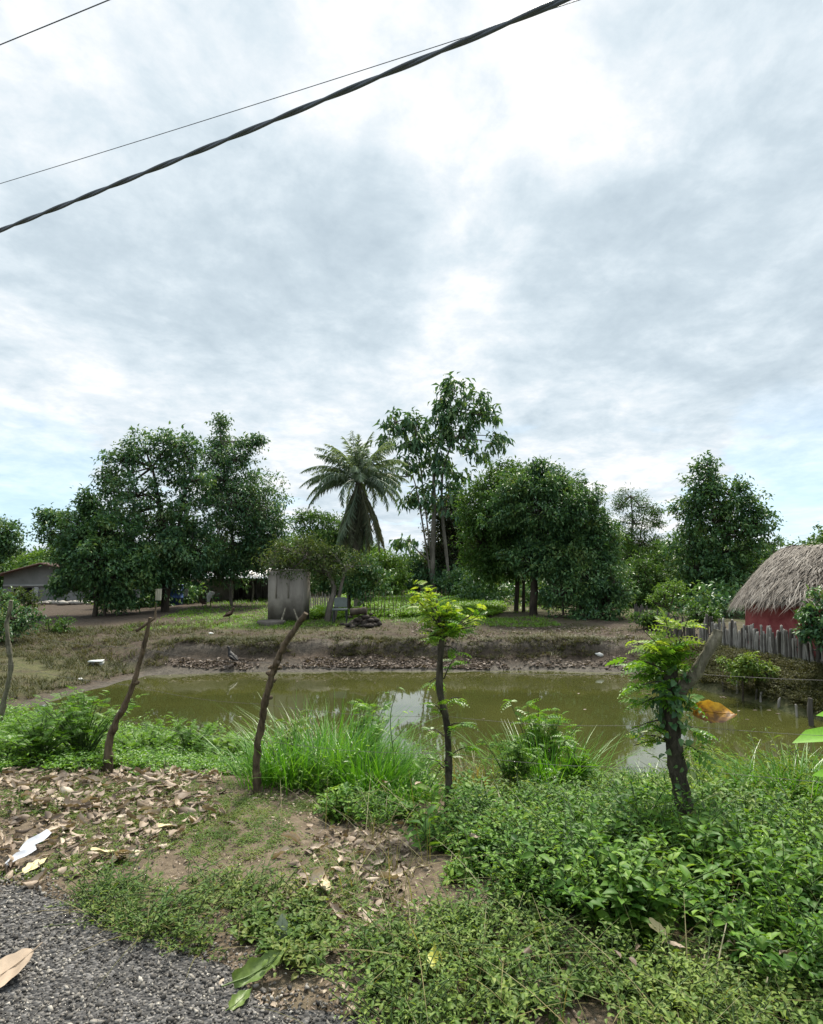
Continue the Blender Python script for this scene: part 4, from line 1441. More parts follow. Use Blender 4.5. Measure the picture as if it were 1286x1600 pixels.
# ivy round the trunk
n = 480
i = rng.integers(0, len(path4), n)
P = path4[i]
a = rng.uniform(0, 2 * PI, n)
o_ = np.column_stack([np.cos(a), np.sin(a), rng.normal(0, .3, n)])
keep = rng.uniform(0, 1, n) < np.where(P[:, 2] > .62, 1., .12)
d = norm(o_ * .5 + np.column_stack([rng.normal(0, .5, (n, 2)), rng.normal(-.5, .4, n)]))
Ls = rng.uniform(.03, .065, n)
sel = keep
inst(mi, *LM, (P + o_ * rng.uniform(.055, .11, (n, 1)))[sel], basis(d[sel], norm(o_[sel] + np.array((0, 0, .4)))), np.column_stack([Ls * .8, Ls, Ls])[sel])
mw.build('trunk', M['live_bark'], t4, True)
limb.build('sawn_limb', M['cut_wood'], t4, True)
ml.build('young_leaves', M['lf_lime'], t4)
mm.build('side_shoots', M['lf_pin'], t4)
mi.build('ivy', M['lf_dark'], t4)
# withered orange leaf hanging by its stalk from the ivy trunk, green leaf reaching in at the right
mt_orange = bpy.data.materials.new('orange_withered_leaf')
tt = nt(mt_orange)
g_ = nd(tt, 'ShaderNodeTexCoord')
nn = noise(tt, 6, 4, .6, g_.outputs['Object'])
sp = nd(tt, 'ShaderNodeSeparateXYZ')
tt.links.new(g_.outputs['Object'], sp.inputs[0])
ff = math_(tt, 'ADD', math_(tt, 'MULTIPLY', sp.outputs[0], -.9), nn)
cc = ramp(tt, [(.2, (.08, .035, .012)), (.42, (.19, .085, .012)), (.55, (.42, .2, .01)), (.75, (.62, .33, .015))], ff)
pr = principled(tt, cc, .5, .35)
trn = nd(tt, 'ShaderNodeBsdfTranslucent')
tt.links.new(cc, trn.inputs[0])
mx = nd(tt, 'ShaderNodeMixShader', i_Fac=.35)
tt.links.new(pr.outputs[0], mx.inputs[1])
tt.links.new(trn.outputs[0], mx.inputs[2])
outp(tt, mx.outputs[0])
oneleaf('withered_leaf', 'orange and brown withered leaf hanging in front of the pond beside the ivy trunk', 0, 0, .24, -PI / 2 - .15, mt_orange, .1, .25, .5, .58, .1, 0, 0, W(1115, 1113, Y4 - .05), .62, .05, .012, 1.05)
gp = G(1330, 1330)
t = thing('broad_leaf_plant', 'tall plant reaching bright green broad leaves in from the right edge', 'plant', gp)
ms, mb = MB(), MB()
Yg = gp[1]
tube(ms, [gp, W(1335, 1240, Yg), W(1330, 1150, Yg), W(1325, 1085, Yg)], [.012, .01, .008, .005], 6, 4, 0)
lp, ld, ll = [], [], []
for (x0, y0, x1, y1) in ((1328, 1150, 1240, 1152), (1328, 1128, 1278, 1112), (1330, 1170, 1395, 1160), (1327, 1100, 1380, 1070), (1330, 1220, 1272, 1205), (1326, 1085, 1330, 1030)):
    a_, b_ = W(x0, y0, Yg), W(x1, y1, Yg - .08)
    lp.append(a_)
    ld.append(b_ - a_)
    ll.append(np.linalg.norm(b_ - a_))
ll = np.array(ll)
inst(mb, *leaf_mid(.06, .1), np.array(lp), basis(np.array(ld), np.tile((0.1, -.35, 1.), (6, 1))), np.column_stack([ll * .42, ll, ll]))
ms.build('stem', M['stem'], t, True)
mb.build('leaves', leafmat('broad_green_leaf', [(.12, .3, .01), (.17, .38, .015), (.2, .42, .02)], .4, .4, .4, 3), t)

# wires between the posts
mt_wire = plain('rusty_wire', (.075, .07, .065), .6, .4, .3, 30)


def at_path(P, z):
    P = np.array(P)
    o = np.argsort(P[:, 2])
    return np.array([np.interp(z, P[o, 2], P[o, i]) for i in range(2)] + [z])


for (lab, hs) in (('upper barbed wire strung between the roadside posts', (1.2, 1.05, 1.02, 1.0, .98)),
                  ('middle barbed wire strung between the roadside posts', (.82, .74, .7, .66, .66)),
                  ('lower barbed wire strung between the roadside posts', (.48, .46, .42, .4, .4))):
    m_ = MB()
    pts = [at_path(a, a[0][2] + .08 + h) for a, h in zip((pp0, pp1, pp2, list(path3), list(path4)), hs)]
    pts = [pts[0] + (pts[0] - pts[1]) * 1.2] + pts + [pts[-1] + (pts[-1] - pts[-2]) * 1.2]
    for a_, b_ in zip(pts[:-1], pts[1:]):
        s = np.linspace(0, 1, 7)
        q = a_ + (b_ - a_) * s[:, None]
        q[:, 2] -= .03 * np.sin(PI * s)
        tube(m_, q, [.0012], 4, 1, 0, False)
        nb = int(np.linalg.norm(b_ - a_) / .13)
        s = (np.arange(nb) + .5) / max(nb, 1)
        c = a_ + (b_ - a_) * s[:, None]
        c[:, 2] -= .03 * np.sin(PI * s)
        d = rand_dirs(nb)
        stick(m_, c - d * .012, c + d * .012, .0011, .0005)
    tag(m_.build('barbed_wire', mt_wire), lab, 'wire', 'wires of the roadside fence')

# overhead lines along the road
def sky_line(label, a, b, z, strands, r, mat, cat):
    da, db = ray(*a), ray(*b)
    A = CAM + da * ((z - 1.6) / da[2])
    B = CAM + db * ((z - 1.6) / db[2])
    L = np.linalg.norm(B - A)
    D = (B - A) / L
    m_ = MB()
    A0, B0 = A - D * 22, B + D * 16
    n = int(np.linalg.norm(B0 - A0) / .045) if strands > 1 else 60
    s = np.linspace(0, 1, n)
    c = A0 + (B0 - A0) * s[:, None]
    mid = (22 + L / 2) / np.linalg.norm(B0 - A0)
    c[:, 2] += .0016 * ((s - mid) * np.linalg.norm(B0 - A0)) ** 2 - .0016 * (L / 2) ** 2
    side = norm(np.cross(D, (0, 0, 1.))[None])[0]
    up = np.cross(side, D)
    for k in range(strands):
        if strands == 1:
            q = c
        else:
            ph = 2 * PI * k / strands + s * np.linalg.norm(B0 - A0) * 2 * PI / 1.15
            q = c + r * .55 * (np.cos(ph)[:, None] * side + np.sin(ph)[:, None] * up)
        tube(m_, q, [r], 6, 1, 0, False)
    return tag(m_.build('power_cable' if strands > 1 else 'overhead_wire', mat, None, True), label, cat)


mt_cab = plain('black_cable', (.075, .095, .12), .5, .4, .25, 20)
sky_line('thick twisted dark power cable crossing the sky', (0, 360), (880, 0), 5.8, 2, .0175, mt_cab, 'cable')
sky_line('thin wire running just above the thick twisted cable', (0, 287), (905, 0), 6.1, 1, .0036, mt_cab, 'wire')
sky_line('thin wire crossing the top left corner of the sky', (0, 70), (170, 0), 7.2, 1, .006, mt_cab, 'wire')

# ------------------------------------------------------------------ yard beyond the pond
# left house with gable
HY = 34.0
hl, hr = W(6, 900, HY), W(146, 900, HY)
gz = -.55
ez = W(0, 897, HY)[2]
rz_ = W(66, 882, HY)[2]
cx = (hl[0] + hr[0]) / 2
house = thing('house', 'grey rendered gabled house half hidden at the left', 'house', (cx, HY, gz))
m_wall = wallmat('grey_render', (.16, .165, .165), (.27, .27, .265), (.13, .105, .085), 1.2, gz, .55)
mb = MB()
hw = (hr[0] - hl[0]) / 2
rx = W(68, 882, HY)[0]
v = np.array([(hl[0], HY, gz), (hr[0], HY, gz), (hr[0], HY, ez), (rx, HY, rz_), (hl[0], HY, ez)])
v2 = v + np.array((0, 6, 0))
V = np.vstack([v, v2])
# front with a window hole: built from panels
wx0, wx1 = W(22, 920, HY)[0], W(50, 920, HY)[0]
wz1, wz0 = W(0, 918, HY)[2], W(0, 938, HY)[2]
def quad(mb, *p):
    mb.add(np.array(p, float), np.array([(0, 1, 2, 3)]) if len(p) == 4 else np.array([(0, 1, 2)]))
quad(mb, (hl[0], HY, gz), (wx0, HY, gz), (wx0, HY, wz1), (hl[0], HY, wz1))
quad(mb, (wx1, HY, gz), (hr[0], HY, gz), (hr[0], HY, wz1), (wx1, HY, wz1))
quad(mb, (wx0, HY, gz), (wx1, HY, gz), (wx1, HY, wz0), (wx0, HY, wz0))
quad(mb, (hl[0], HY, wz1), (hr[0], HY, wz1), (hr[0], HY, ez), (hl[0], HY, ez))
quad(mb, (hl[0], HY, ez), (hr[0], HY, ez), (rx, HY, rz_))
for a, b in ((0, 4), (1, 2)):
    quad(mb, V[a], V[a + 5], V[b + 5], V[b])
mb.add(v2, np.array([(0, 1, 2), (0, 2, 4), (2, 3, 4)]))
mb.add(np.array([(wx0, HY + .25, wz0), (wx1, HY + .25, wz0), (wx1, HY + .25, wz1), (wx0, HY + .25, wz1)]), np.array([(0, 1, 2, 3)]))
mb.build('wall', m_wall, house)
mb = MB()
box(mb, ((wx0 + wx1) / 2, HY + .12, (wz0 + wz1) / 2), (wx1 - wx0 - .06, .04, wz1 - wz0 - .06))
mb.build('window', plain('dark_opening', (.02, .02, .022), .6), house)
mb = MB()
box(mb, ((hl[0] + hr[0]) / 2, HY - .03, W(0, 915, HY)[2]), (hw * 2 - .02, .06, .1))
box(mb, (W(57, 935, HY)[0], HY - .04, (gz + W(0, 917, HY)[2]) / 2), (.22, .08, W(0, 917, HY)[2] - gz - .02))
mb.build('concrete_beam', wallmat('pale_concrete', (.24, .24, .235), (.36, .36, .35), base_z=gz), house)
m_tile = plain('red_clay_tile', (.2, .13, .11), .85, .2, .6, 6)
mb = MB()
for (xa, za, xb, zb) in ((hl[0] - .35, ez - .12, rx, rz_ + .03), (rx, rz_ + .03, hr[0] + .35, ez - .12)):
    nrm = norm(np.array([-(zb - za), 0, xb - xa])[None])[0] * .07
    a0, b0 = np.array((xa, HY - .35, za)), np.array((xb, HY - .35, zb))
    a1, b1 = a0 + np.array((0, 6.7, 0)), b0 + np.array((0, 6.7, 0))
    v8 = np.array([a0, b0, b1, a1, a0 + nrm, b0 + nrm, b1 + nrm, a1 + nrm])
    mb.add(v8, np.array([(0, 3, 2, 1), (4, 5, 6, 7), (0, 1, 5, 4), (1, 2, 6, 5), (2, 3, 7, 6), (3, 0, 4, 7)]))
mb.build('roof', m_tile, house)
# rubble by the house
mb = MB()
for i_ in range(26):
    p = W(rng.uniform(68, 150), rng.uniform(960, 968), 30.5)
    vv = icosa()[0] * rng.uniform(.06, .22) * np.array((1.3, 1, .6)) * (1 + rng.normal(0, .15, (12, 1)))
    mb.add(vv + np.array((p[0], p[1] + rng.uniform(-.5, .5), hz(p[0], p[1]) + .08)), icosa()[1])
tag(mb.build('rubble', plain('broken_concrete', (.3, .28, .25), .9, .2, .4)), 'pile of pale broken masonry in front of the gabled house', None, None, 'stuff')

# central shack: masonry wall, corrugated roof, dark open porch on poles
SY = 31.0
sg = hz(*W(340, 950, SY)[:2])
shack = thing('shack', 'low masonry shack with a corrugated metal porch roof behind the trees', 'house', (W(340, 950, SY)[0], SY, sg))
xa, xb, xc = W(278, 950, SY)[0], W(346, 950, SY)[0], W(428, 950, SY)[0]
tz = W(0, 905, SY)[2]
mb = MB()
box(mb, ((xa + xb) / 2, SY + 1.6, (sg + tz) / 2), (xb - xa, 3.2, tz - sg))
box(mb, ((xb + xc) / 2, SY + 3.1, (sg + tz) / 2 - .02), (xc - xb - .02, .16, tz - sg))
mb.build('wall', wallmat('brown_grey_masonry', (.17, .15, .13), (.28, .255, .22), base_z=sg), shack)
mb = MB()
n = 90
xs = np.linspace(xa - .35, xc + .2, n)
zz = np.sin(np.arange(n) * PI / 2) * .02
V = []
for yy, z0 in ((SY - .5, tz + .06), (SY + 3.4, tz + .55)):
    V.append(np.column_stack([xs, np.full(n, yy), z0 + zz]))
V = np.vstack(V + [V[0] - np.array((0, 0, .02)), V[1] - np.array((0, 0, .02))])
i = np.arange(n - 1)
mb.add(V, np.vstack([np.stack([i, i + 1, n + i + 1, n + i], 1), np.stack([2 * n + i, 3 * n + i, 3 * n + i + 1, 2 * n + i + 1], 1), np.stack([i, 2 * n + i, 2 * n + i + 1, i + 1], 1)]))
mt_zinc = bpy.data.materials.new('corrugated_zinc')
t_ = nt(mt_zinc)
nz = noise(t_, 1.1, 5, .6, objco(t_))
p_ = principled(t_, ramp(t_, [(.4, (.22, .2, .18)), (.6, (.62, .64, .66))], nz), .45, .5)
p_.inputs['Metallic'].default_value = .5
outp(t_, p_.outputs[0])
mb.build('roof', mt_zinc, shack)
for px in (362, 394, 424):
    m_ = MB()
    p = W(px, 950, SY - .3)
    tube(m_, [(p[0], p[1], sg - .05), (p[0] + .04, p[1], sg + .6), (p[0] - .02, p[1], tz + .05)], [.045, .04, .04], 7, 4, .1)
    m_.build('porch_pole', M['cut_wood'], shack, True)
for (px0, px1) in ((352, 362), (370, 392), (398, 420)):
    m_ = MB()
    x0, x1 = W(px0, 950, SY)[0], W(px1, 950, SY)[0]
    for q in np.arange(x0, x1, .09):
        box(m_, (q, SY + 1.2 + rng.uniform(-.01, .01), sg + .62 + rng.uniform(-.04, .04)), (.075, .03, 1.2))
    m_.build('plank_screen', M['picket_dark'], shack)
# things in the yard
m_ = MB()
p = W(275, 952, 28.5)
g0 = hz(p[0], p[1])
ang = np.arange(20) * 2 * PI / 20
prof = [(0, .27), (.02, .29), (.3, .285), (.31, .3), (.34, .3), (.35, .285), (.6, .285), (.61, .3), (.64, .3), (.65, .285), (.86, .285), (.88, .3), (.9, .29), (.88, .26), (.86, 0.01)]
V = np.concatenate([np.column_stack([p[0] + r * np.cos(ang), p[1] + r * np.sin(ang), np.full(20, g0 + h)]) for h, r in prof])
k = np.arange(20)
m_.add(V, np.concatenate([np.stack([i * 20 + k, i * 20 + (k + 1) % 20, (i + 1) * 20 + (k + 1) % 20, (i + 1) * 20 + k], 1) for i in range(len(prof) - 1)]))
tag(m_.build('barrel', plain('blue_plastic', (.03, .07, .2), .5, .4, .3), None, True), 'blue ribbed plastic barrel beside the shack wall', 'barrel')


def cloth(label, px, py, w, h, Y, mat, cat='cloth', name='hanging_cloth'):
    m_ = MB()
    c = W(px, py, Y)
    u = np.linspace(-.5, .5, 8)
    vv = np.linspace(0, 1, 6)
    U, Vv = np.meshgrid(u, vv)
    X = c[0] + U * w * (1 - .2 * Vv)
    Z = c[2] - Vv * h
    Yy = c[1] + .05 * np.sin(U * 14) * (.3 + Vv)
    i = np.arange(48).reshape(6, 8)
    q = np.stack([i[:-1, :-1].ravel(), i[:-1, 1:].ravel(), i[1:, 1:].ravel(), i[1:, :-1].ravel()], 1)
    m_.add(np.column_stack([X.ravel(), Yy.ravel(), Z.ravel()]), q)
    m_.add(np.column_stack([X.ravel(), Yy.ravel() + .012, Z.ravel()]), q[:, ::-1])
    # a twig it hangs from
    return tag(m_.build(name, mat), label, cat)


m_line = MB()
for (x0, y0, x1, y1, Y) in ((180, 921, 262, 919, 23.6), (262, 919, 345, 917, 27.0)):
    tube(m_line, [W(x0, y0, Y), W((x0 + x1) / 2, (y0 + y1) / 2 + 2, Y), W(x1, y1, Y)], [.006], 4, 4, 0)
tag(m_line.build('clothes_line', mt_wire), 'sagging clothes line strung under the dark trees', 'clothes line')
m_white = plain('white_cotton', (.62, .62, .6), .8, .2, .2)
m_grey = plain('faded_cotton', (.36, .36, .34), .8, .2, .25)
cloth('pale cloth hanging at the left end of the clothes line', 192, 922, .26, .35, 23.6, m_grey)
cloth('white cloth with a drooping corner hanging in the dark trees', 214, 921, .24, .3, 23.6, m_white)
cloth('yellowish white cloth hanging close to the large airy tree', 248, 920, .22, .42, 23.6, plain('cream_cotton', (.55, .52, .4), .8, .2, .2))
cloth('small white cloth hanging before the shack wall', 291, 920, .16, .32, 27.0, m_white)
# white sack over a short stake
p = W(329, 955, 27.5)
g0 = hz(p[0], p[1])
t = thing('draped_stake', 'short stake with a white sack thrown over it in the yard', 'stake', (p[0], p[1], g0))
m_ = MB()
tube(m_, [(p[0] - .02, p[1], g0 - .05), (p[0] + .01, p[1], g0 + .5)], [.025, .02], 6, 3, .1)
m_.build('stake', M['post_wood'], t, True)
m_ = MB()
tube(m_, [(p[0] - .1, p[1] - .02, g0 + .16), (p[0] - .07, p[1] - .02, g0 + .38), (p[0] + .02, p[1] - .02, g0 + .52), (p[0] + .14, p[1], g0 + .5)], [.05, .1, .11, .05], 10, 5, .12)
m_.build('sack', m_white, t, True)

# concrete cistern with its disc lid
CYY = 20.3
ca = W(448, 965, CYY)
cg = hz(ca[0], ca[1])
cist = thing('cistern', 'upright weathered concrete cistern block left of the crooked tree', 'cistern', (ca[0], ca[1], cg))
m_conc = wallmat('weathered_concrete', (.15, .135, .118), (.31, .285, .25), (.075, .065, .055), 2.4, cg, .75, .3)
mb = MB()
hgt = W(0, 892, CYY)[2] - cg
box(mb, (ca[0], ca[1] + .35, cg + hgt / 2 - .05), (1.1, .8, hgt + .1), -.18, .012)
mb.build('tank_body', m_conc, cist)
mb = MB()
for i_ in range(2):
    u = -.28 + i_ * .41
    box(mb, (ca[0] + u * math.cos(-.18) + .42 * math.sin(-.18), ca[1] + .35 + u * math.sin(-.18) - .42 * math.cos(-.18), cg + hgt * .72), (.035, .022, hgt * .5), -.18, .004)
mb.build('rib', m_conc, cist)
mb = MB()
box(mb, (ca[0], ca[1] + .35, cg + hgt + .02), (1.12, .82, .05), -.18, .01)
mb.build('cap_slab', m_conc, cist)
p = W(424, 970, 19.6)
m_ = MB()
ang = np.arange(28) * 2 * PI / 28
V = np.concatenate([np.column_stack([p[0] + r * np.cos(ang), p[1] + r * np.sin(ang), np.full(28, hz(p[0], p[1]) + h)]) for h, r in ((-.03, .43), (.07, .43), (.1, .41), (.105, .01))])
k = np.arange(28)
m_.add(V, np.concatenate([np.stack([i * 28 + k, i * 28 + (k + 1) % 28, (i + 1) * 28 + (k + 1) % 28, (i + 1) * 28 + k], 1) for i in range(3)]))
tag(m_.build('concrete_lid', m_conc), 'flat round concrete lid lying at the foot of the cistern', 'lid')
for (a, b, lab) in (((440, 970), (446, 950), 'short stick leaning on the cistern above the round lid'), ((466, 970), (459, 952), 'short stick leaning against the right of the cistern')):
    m_ = MB()
    tube(m_, [W(*a, 19.7), W(*b, 19.9)], [.035, .025], 6, 4, .15)
    tag(m_.build('leaning_stick', M['cut_wood'], None, True), lab, 'stick')

# chair
cy = 19.9
cp = W(531, 973, cy)
cg = hz(cp[0], cp[1])
ch = thing('chair', 'old dark framed chair standing under the crooked tree', 'chair', (cp[0], cp[1], cg))
m_frame = plain('dark_metal', (.025, .028, .03), .5, .4)
m_seat = plain('grey_green_seat', (.1, .12, .11), .6, .3, .3)
x0, x1 = cp[0] - .19, cp[0] + .2
for (xx, yy, top, dx) in ((x0, cp[1] - .16, .42, -.03), (x1, cp[1] - .16, .42, .03), (x0, cp[1] + .2, .86, 0), (x1, cp[1] + .2, .86, 0)):
    m_ = MB()
    tube(m_, [(xx + dx, yy, cg - .02), (xx, yy, cg + .3), (xx, yy + (.05 if top > .5 else 0), cg + top)], [.02, .02, .018], 7, 4, 0)
    m_.build('leg', m_frame, ch, True)
m_ = MB()
box(m_, (cp[0], cp[1] + .01, cg + .44), (.44, .42, .05), 0, .004)
m_.build('seat', m_seat, ch)
m_ = MB()
g = np.linspace(-1, 1, 9)
for yy in (cp[1] + .2, cp[1] + .235):
    X, Z = np.meshgrid(g, np.linspace(0, 1, 6))
    zt = cg + .5 + Z * .3 * (1 - .12 * X ** 4)
    V = np.column_stack([(cp[0] + X * .2).ravel(), (yy + .05 * Z + .04 * X ** 2 * -1).ravel(), zt.ravel()])
    i = np.arange(54).reshape(6, 9)
    m_.add(V, np.stack([i[:-1, :-1].ravel(), i[:-1, 1:].ravel(), i[1:, 1:].ravel(), i[1:, :-1].ravel()], 1))
m_.build('backrest', m_seat, ch, True)

# log resting on a mound of stones
p = W(566, 984, 19.3)
pg = hz(p[0], p[1])
m_ = MB()
for i_ in range(80):
    vv = icosa()[0] * rng.uniform(.04, .12) * np.array((1.2, 1, .7)) * (1 + rng.normal(0, .18, (12, 1)))
    hh = abs(rng.normal(0, .5))
    o_ = np.array((rng.normal(.03, .26), rng.normal(0, .2), rng.uniform(0, .42) * rng.uniform(.2, 1)))
    o_[:2] *= (1 - o_[2] * 1.3)
    m_.add(vv + np.array((p[0], p[1] + .1, pg)) + o_, icosa()[1])
tag(m_.build('stump_mound', plain('dark_stone', (.07, .06, .052), .95, .1, .5, 6)), 'dark heap of stones and roots in front of the palm', 'mound')
m_ = MB()
a_, b_ = W(548, 956, 19.3), W(573, 954, 19.2)
tube(m_, [a_, (a_ + b_) / 2, b_], [.1, .11, .1], 10, 5, .12)
tag(m_.build('log', M['bark_dark'], None, True), 'short dark log lying on top of the stone heap', 'log')

# thin stake fence before the garden bed
st = thing('stake_fence', 'thin upright stake fence with wire along the garden bed', 'fence', W(630, 975, 21.5))
for i_ in range(24):
    px = 574 + i_ * 5.6 + rng.uniform(-1.5, 1.5)
    Y = 21.2 + i_ * .02
    q = W(px, 975, Y)
    g0 = hz(q[0], q[1])
    m_ = MB()
    h = rng.uniform(.75, 1.0)
    tube(m_, [(q[0], q[1], g0 - .05), (q[0] + rng.normal(0, .02), q[1], g0 + h * .5), (q[0] + rng.normal(0, .04), q[1], g0 + h)], [.014, .012, .009], 5, 3, .1)
    m_.build('stake', M['post_wood'], st, True)
for hh in (.3, .7):
    m_ = MB()
    tube(m_, [W(570, 975, 21.2) * np.array((1, 1, 0)) + np.array((0, 0, hh + .02)), W(712, 975, 21.7) * np.array((1, 1, 0)) + np.array((0, 0, hh))], [.003], 4, 6, 0)
    m_.build('wire', mt_wire, st)
sf = thing('stick_fence', 'short pale stick fence between cistern and crooked tree', 'fence', W(495, 955, 24))
for i_ in range(12):
    q = W(480 + i_ * 3.2, 955, 24)
    g0 = hz(q[0], q[1])
    m_ = MB()
    tube(m_, [(q[0], q[1], g0 - .05), (q[0] + rng.normal(0, .03), q[1], g0 + rng.uniform(.5, .75))], [.022, .018], 5, 3, .1)
    m_.build('stick', M['picket'], sf, True)

# birds
def bird(name, label, p, az, s, mat, upright=.9, legmat=None, tail=1., long_legs=1.):
    t = thing(name, label, 'bird', p)
    m_ = MB()
    f = np.array((math.cos(az), math.sin(az), 0))
    u = np.array((0, 0, 1.))
    c = np.array(p, float)
    L = lambda a, b: c + (f * a + u * b) * s
    lg = .3 * long_legs
    tube(m_, [L(-.55 * tail, lg + .12), L(-.36, lg + .2), L(-.12, lg + .3), L(.1, lg + .34 + .12 * upright), L(.22, lg + .44 + .22 * upright), L(.28, lg + .6 + .25 * upright), L(.36, lg + .68 + .25 * upright), L(.44, lg + .66 + .25 * upright)],
         [.03 * s, .1 * s, .2 * s, .2 * s, .11 * s, .075 * s, .085 * s, .03 * s], 10, 4, .03)
    m_.build('body', mat, t, True)
    b = MB()
    tube(b, [L(.42, lg + .66 + .25 * upright), L(.55, lg + .6 + .25 * upright)], [.03 * s, .008 * s], 6, 3, 0)
    b.build('beak', legmat, t, True)
    side = np.cross(f, u)
    for sg in (-1, 1):
        w_ = MB()
        tube(w_, [L(.12, lg + .42) + side * sg * .17 * s, L(-.15, lg + .32) + side * sg * .2 * s, L(-.48, lg + .14) + side * sg * .1 * s], [.06 * s, .09 * s, .015 * s], 7, 4, 0)
        w_.build('wing', mat, t, True)
        l_ = MB()
        tube(l_, [L(0, lg + .2) + side * sg * .08 * s, L(.02, .12) + side * sg * .09 * s, L(0, 0) + side * sg * .09 * s], [.035 * s, .018 * s, .016 * s], 5, 3, 0)
        for da in (-.5, 0, .5):
            e = f * math.cos(da) + side * math.sin(da)
            tube(l_, [L(0, .01) + side * sg * .09 * s, L(0, .005) + side * sg * .09 * s + e * .12 * s], [.013 * s, .006 * s], 4, 2, 0)
        l_.build('leg', legmat, t, True)
    return t


m_black = plain('black_feathers', (.012, .011, .011), .6, .3, .3, 20)
m_brown = plain('brown_feathers', (.05, .03, .02), .7, .2, .4, 20)
m_leg = plain('grey_legs', (.1, .09, .08), .7)
bp = G(362, 1041)
bird('black_bird', 'black bird standing on the leafy mud at the far water edge', bp, 2.6, .36, m_black, 1., m_leg, 1.)
bp = G(358, 971)
bird('hen', 'dark hen pecking about on the grass in front of the shack', bp, .3, .36, m_brown, .6, m_leg)
bp = W(316, 955, 26.5)
bp[2] = hz(bp[0], bp[1])
bird('hen', 'small dark hen close to the white sack on a stake', bp, 3.3, .34, m_brown, .4, m_leg)

# pieces of rubbish
m_ = MB()
p = G(150, 1040)
box(m_, (p[0], p[1], p[2] + .11), (.3, .22, .02), .2, .006)
box(m_, (p[0] - .1, p[1] + .05, p[2] + .05), (.05, .2, .1), .3, .006)
box(m_, (p[0] + .12, p[1] + .03, p[2] + .045), (.05, .18, .09), .1, .006)
tag(m_.build('pale_board', plain('pale_board', (.5, .52, .5), .7, .3, .25)), 'small pale board propped on the grassy left bank', 'board')
for (px, py, s, lab) in ((938, 1026, .09, 'white crumpled scrap on the right end of the far shore'), (127, 1063, .05, 'tiny white scrap on the left bank by the water'), (330, 992, .07, 'white scrap on the bank above the black bird')):
    m_ = MB()
    p = G(px, py)
    vv = icosa()[0] * s * np.array((1.2, .8, .7)) * (1 + rng.normal(0, .25, (12, 1)))
    m_.add(vv + p + np.array((0, 0, s * .4)), icosa()[1])
    tag(m_.build('plastic_scrap', m_white), lab, 'litter')

# stakes along the right shore
for i_, (px, py, h, lab, mt) in enumerate((
        (1130, 1082, .2, 'dark short stake at the water where the right bank begins', 'picket_dark'), (1152, 1084, .34, 'pale thin stake standing by the bush on the right shore', 'picket'),
        (1182, 1096, .22, 'dark thick stake at the water below the green bush', 'picket_dark'), (1190, 1100, .22, 'pale stake touching the dark thick stake', 'picket'),
        (1218, 1108, .2, 'small pale stake midway along the right shore', 'picket'), (1245, 1120, .2, 'pale flat stake second from the tall black one', 'picket'),
        (1268, 1134, .42, 'tall black rotten stake in the water at the right edge', 'picket_dark'))):
    m_ = MB()
    p = G(px, py)
    tube(m_, [p + np.array((0, 0, -.25)), p + np.array((rng.normal(0, .008), 0, h * .5)), p + np.array((rng.normal(0, .015), 0, h))], [.042, .038, .03] if h > .4 else [.024, .021, .015], 7, 4, .2)
    tag(m_.build('shore_stake', M[mt], None, True), lab, 'stake', 'old stakes along the right shore')

# picket fence of rough slats in front of the hut
fa, fb = np.array((6.75, 15.2)), np.array((7.55, 10.6))
fence = thing('picket_fence', 'rough grey fence of uneven upright slats along the right bank', 'fence', (fa[0], fa[1], hz(*fa)))
npk = 96
for i_ in range(npk):
    q = fa + (fb - fa) * (i_ + rng.uniform(-.2, .2)) / (npk - 1)
    g0 = hz(*q)
    h = rng.uniform(.46, .72) * (1.1 if i_ % 13 == 6 else 1)
    dark = i_ % 13 == 6 or rng.uniform() < .12
    lx, ly = rng.normal(0, .025), rng.normal(-.02, .05)
    w = rng.uniform(.015, .029)
    m_ = MB()
    V = []
    d = (fb - fa) / np.linalg.norm(fb - fa)
    nn_ = np.array((-d[1], d[0]))
    for j, tt_ in enumerate((-.06, .3, .6, .92, 1.)):
        ww = w * (1 - .1 * tt_) * (.55 if tt_ == 1. else 1) * rng.uniform(.9, 1.1)
        th = .014 if not dark else .026
        c = np.array((q[0] + lx * tt_, q[1] + ly * tt_, g0 + h * tt_))
        for (a_, b_) in ((-1, -1), (1, -1), (1, 1), (-1, 1)):
            V.append(c + np.array((*(d * a_ * ww + nn_ * b_ * th), 0)) + rng.normal(0, .003, 3))
    V = np.array(V)
    Q = []
    for j in range(4):
        for s_i in range(4):
            Q.append((j * 4 + s_i, j * 4 + (s_i + 1) % 4, j * 4 + 4 + (s_i + 1) % 4, j * 4 + 4 + s_i))
    Q.append((16, 17, 18, 19))
    m_.add(V, np.array(Q))
    m_.build('picket', M['picket_dark' if dark else 'picket'], fence)
for hh in (.15, .33):
    m_ = MB()
    off = np.array((.035, 0))
    tube(m_, [np.append(fa + off, hz(*fa) + hh), np.append((fa + fb) / 2 + off, hz(*((fa + fb) / 2)) + hh), np.append(fb + off, hz(*fb) + hh)], [.022, .018, .02], 6, 6, .15)
    m_.build('rail', M['picket_dark'], fence, True)
# its continuation towards the back
fc, fd = np.array((7.1, 20.5)), np.array((6.75, 15.35))
fence2 = thing('picket_fence', 'shaded old slat fence running back behind the yellow green bush', 'fence', (fc[0], fc[1], hz(*fc)))
for i_ in range(48):
    q = fc + (fd - fc) * (i_ + rng.uniform(-.2, .2)) / 47
    g0 = hz(*q)
    m_ = MB()
    tube(m_, [(q[0], q[1], g0 - .05), (q[0] + rng.normal(0, .03), q[1] + rng.normal(0, .03), g0 + rng.uniform(.3, .6))], [.03, .02], 5, 3, .15)
    m_.build('picket', M['picket_dark'], fence2)

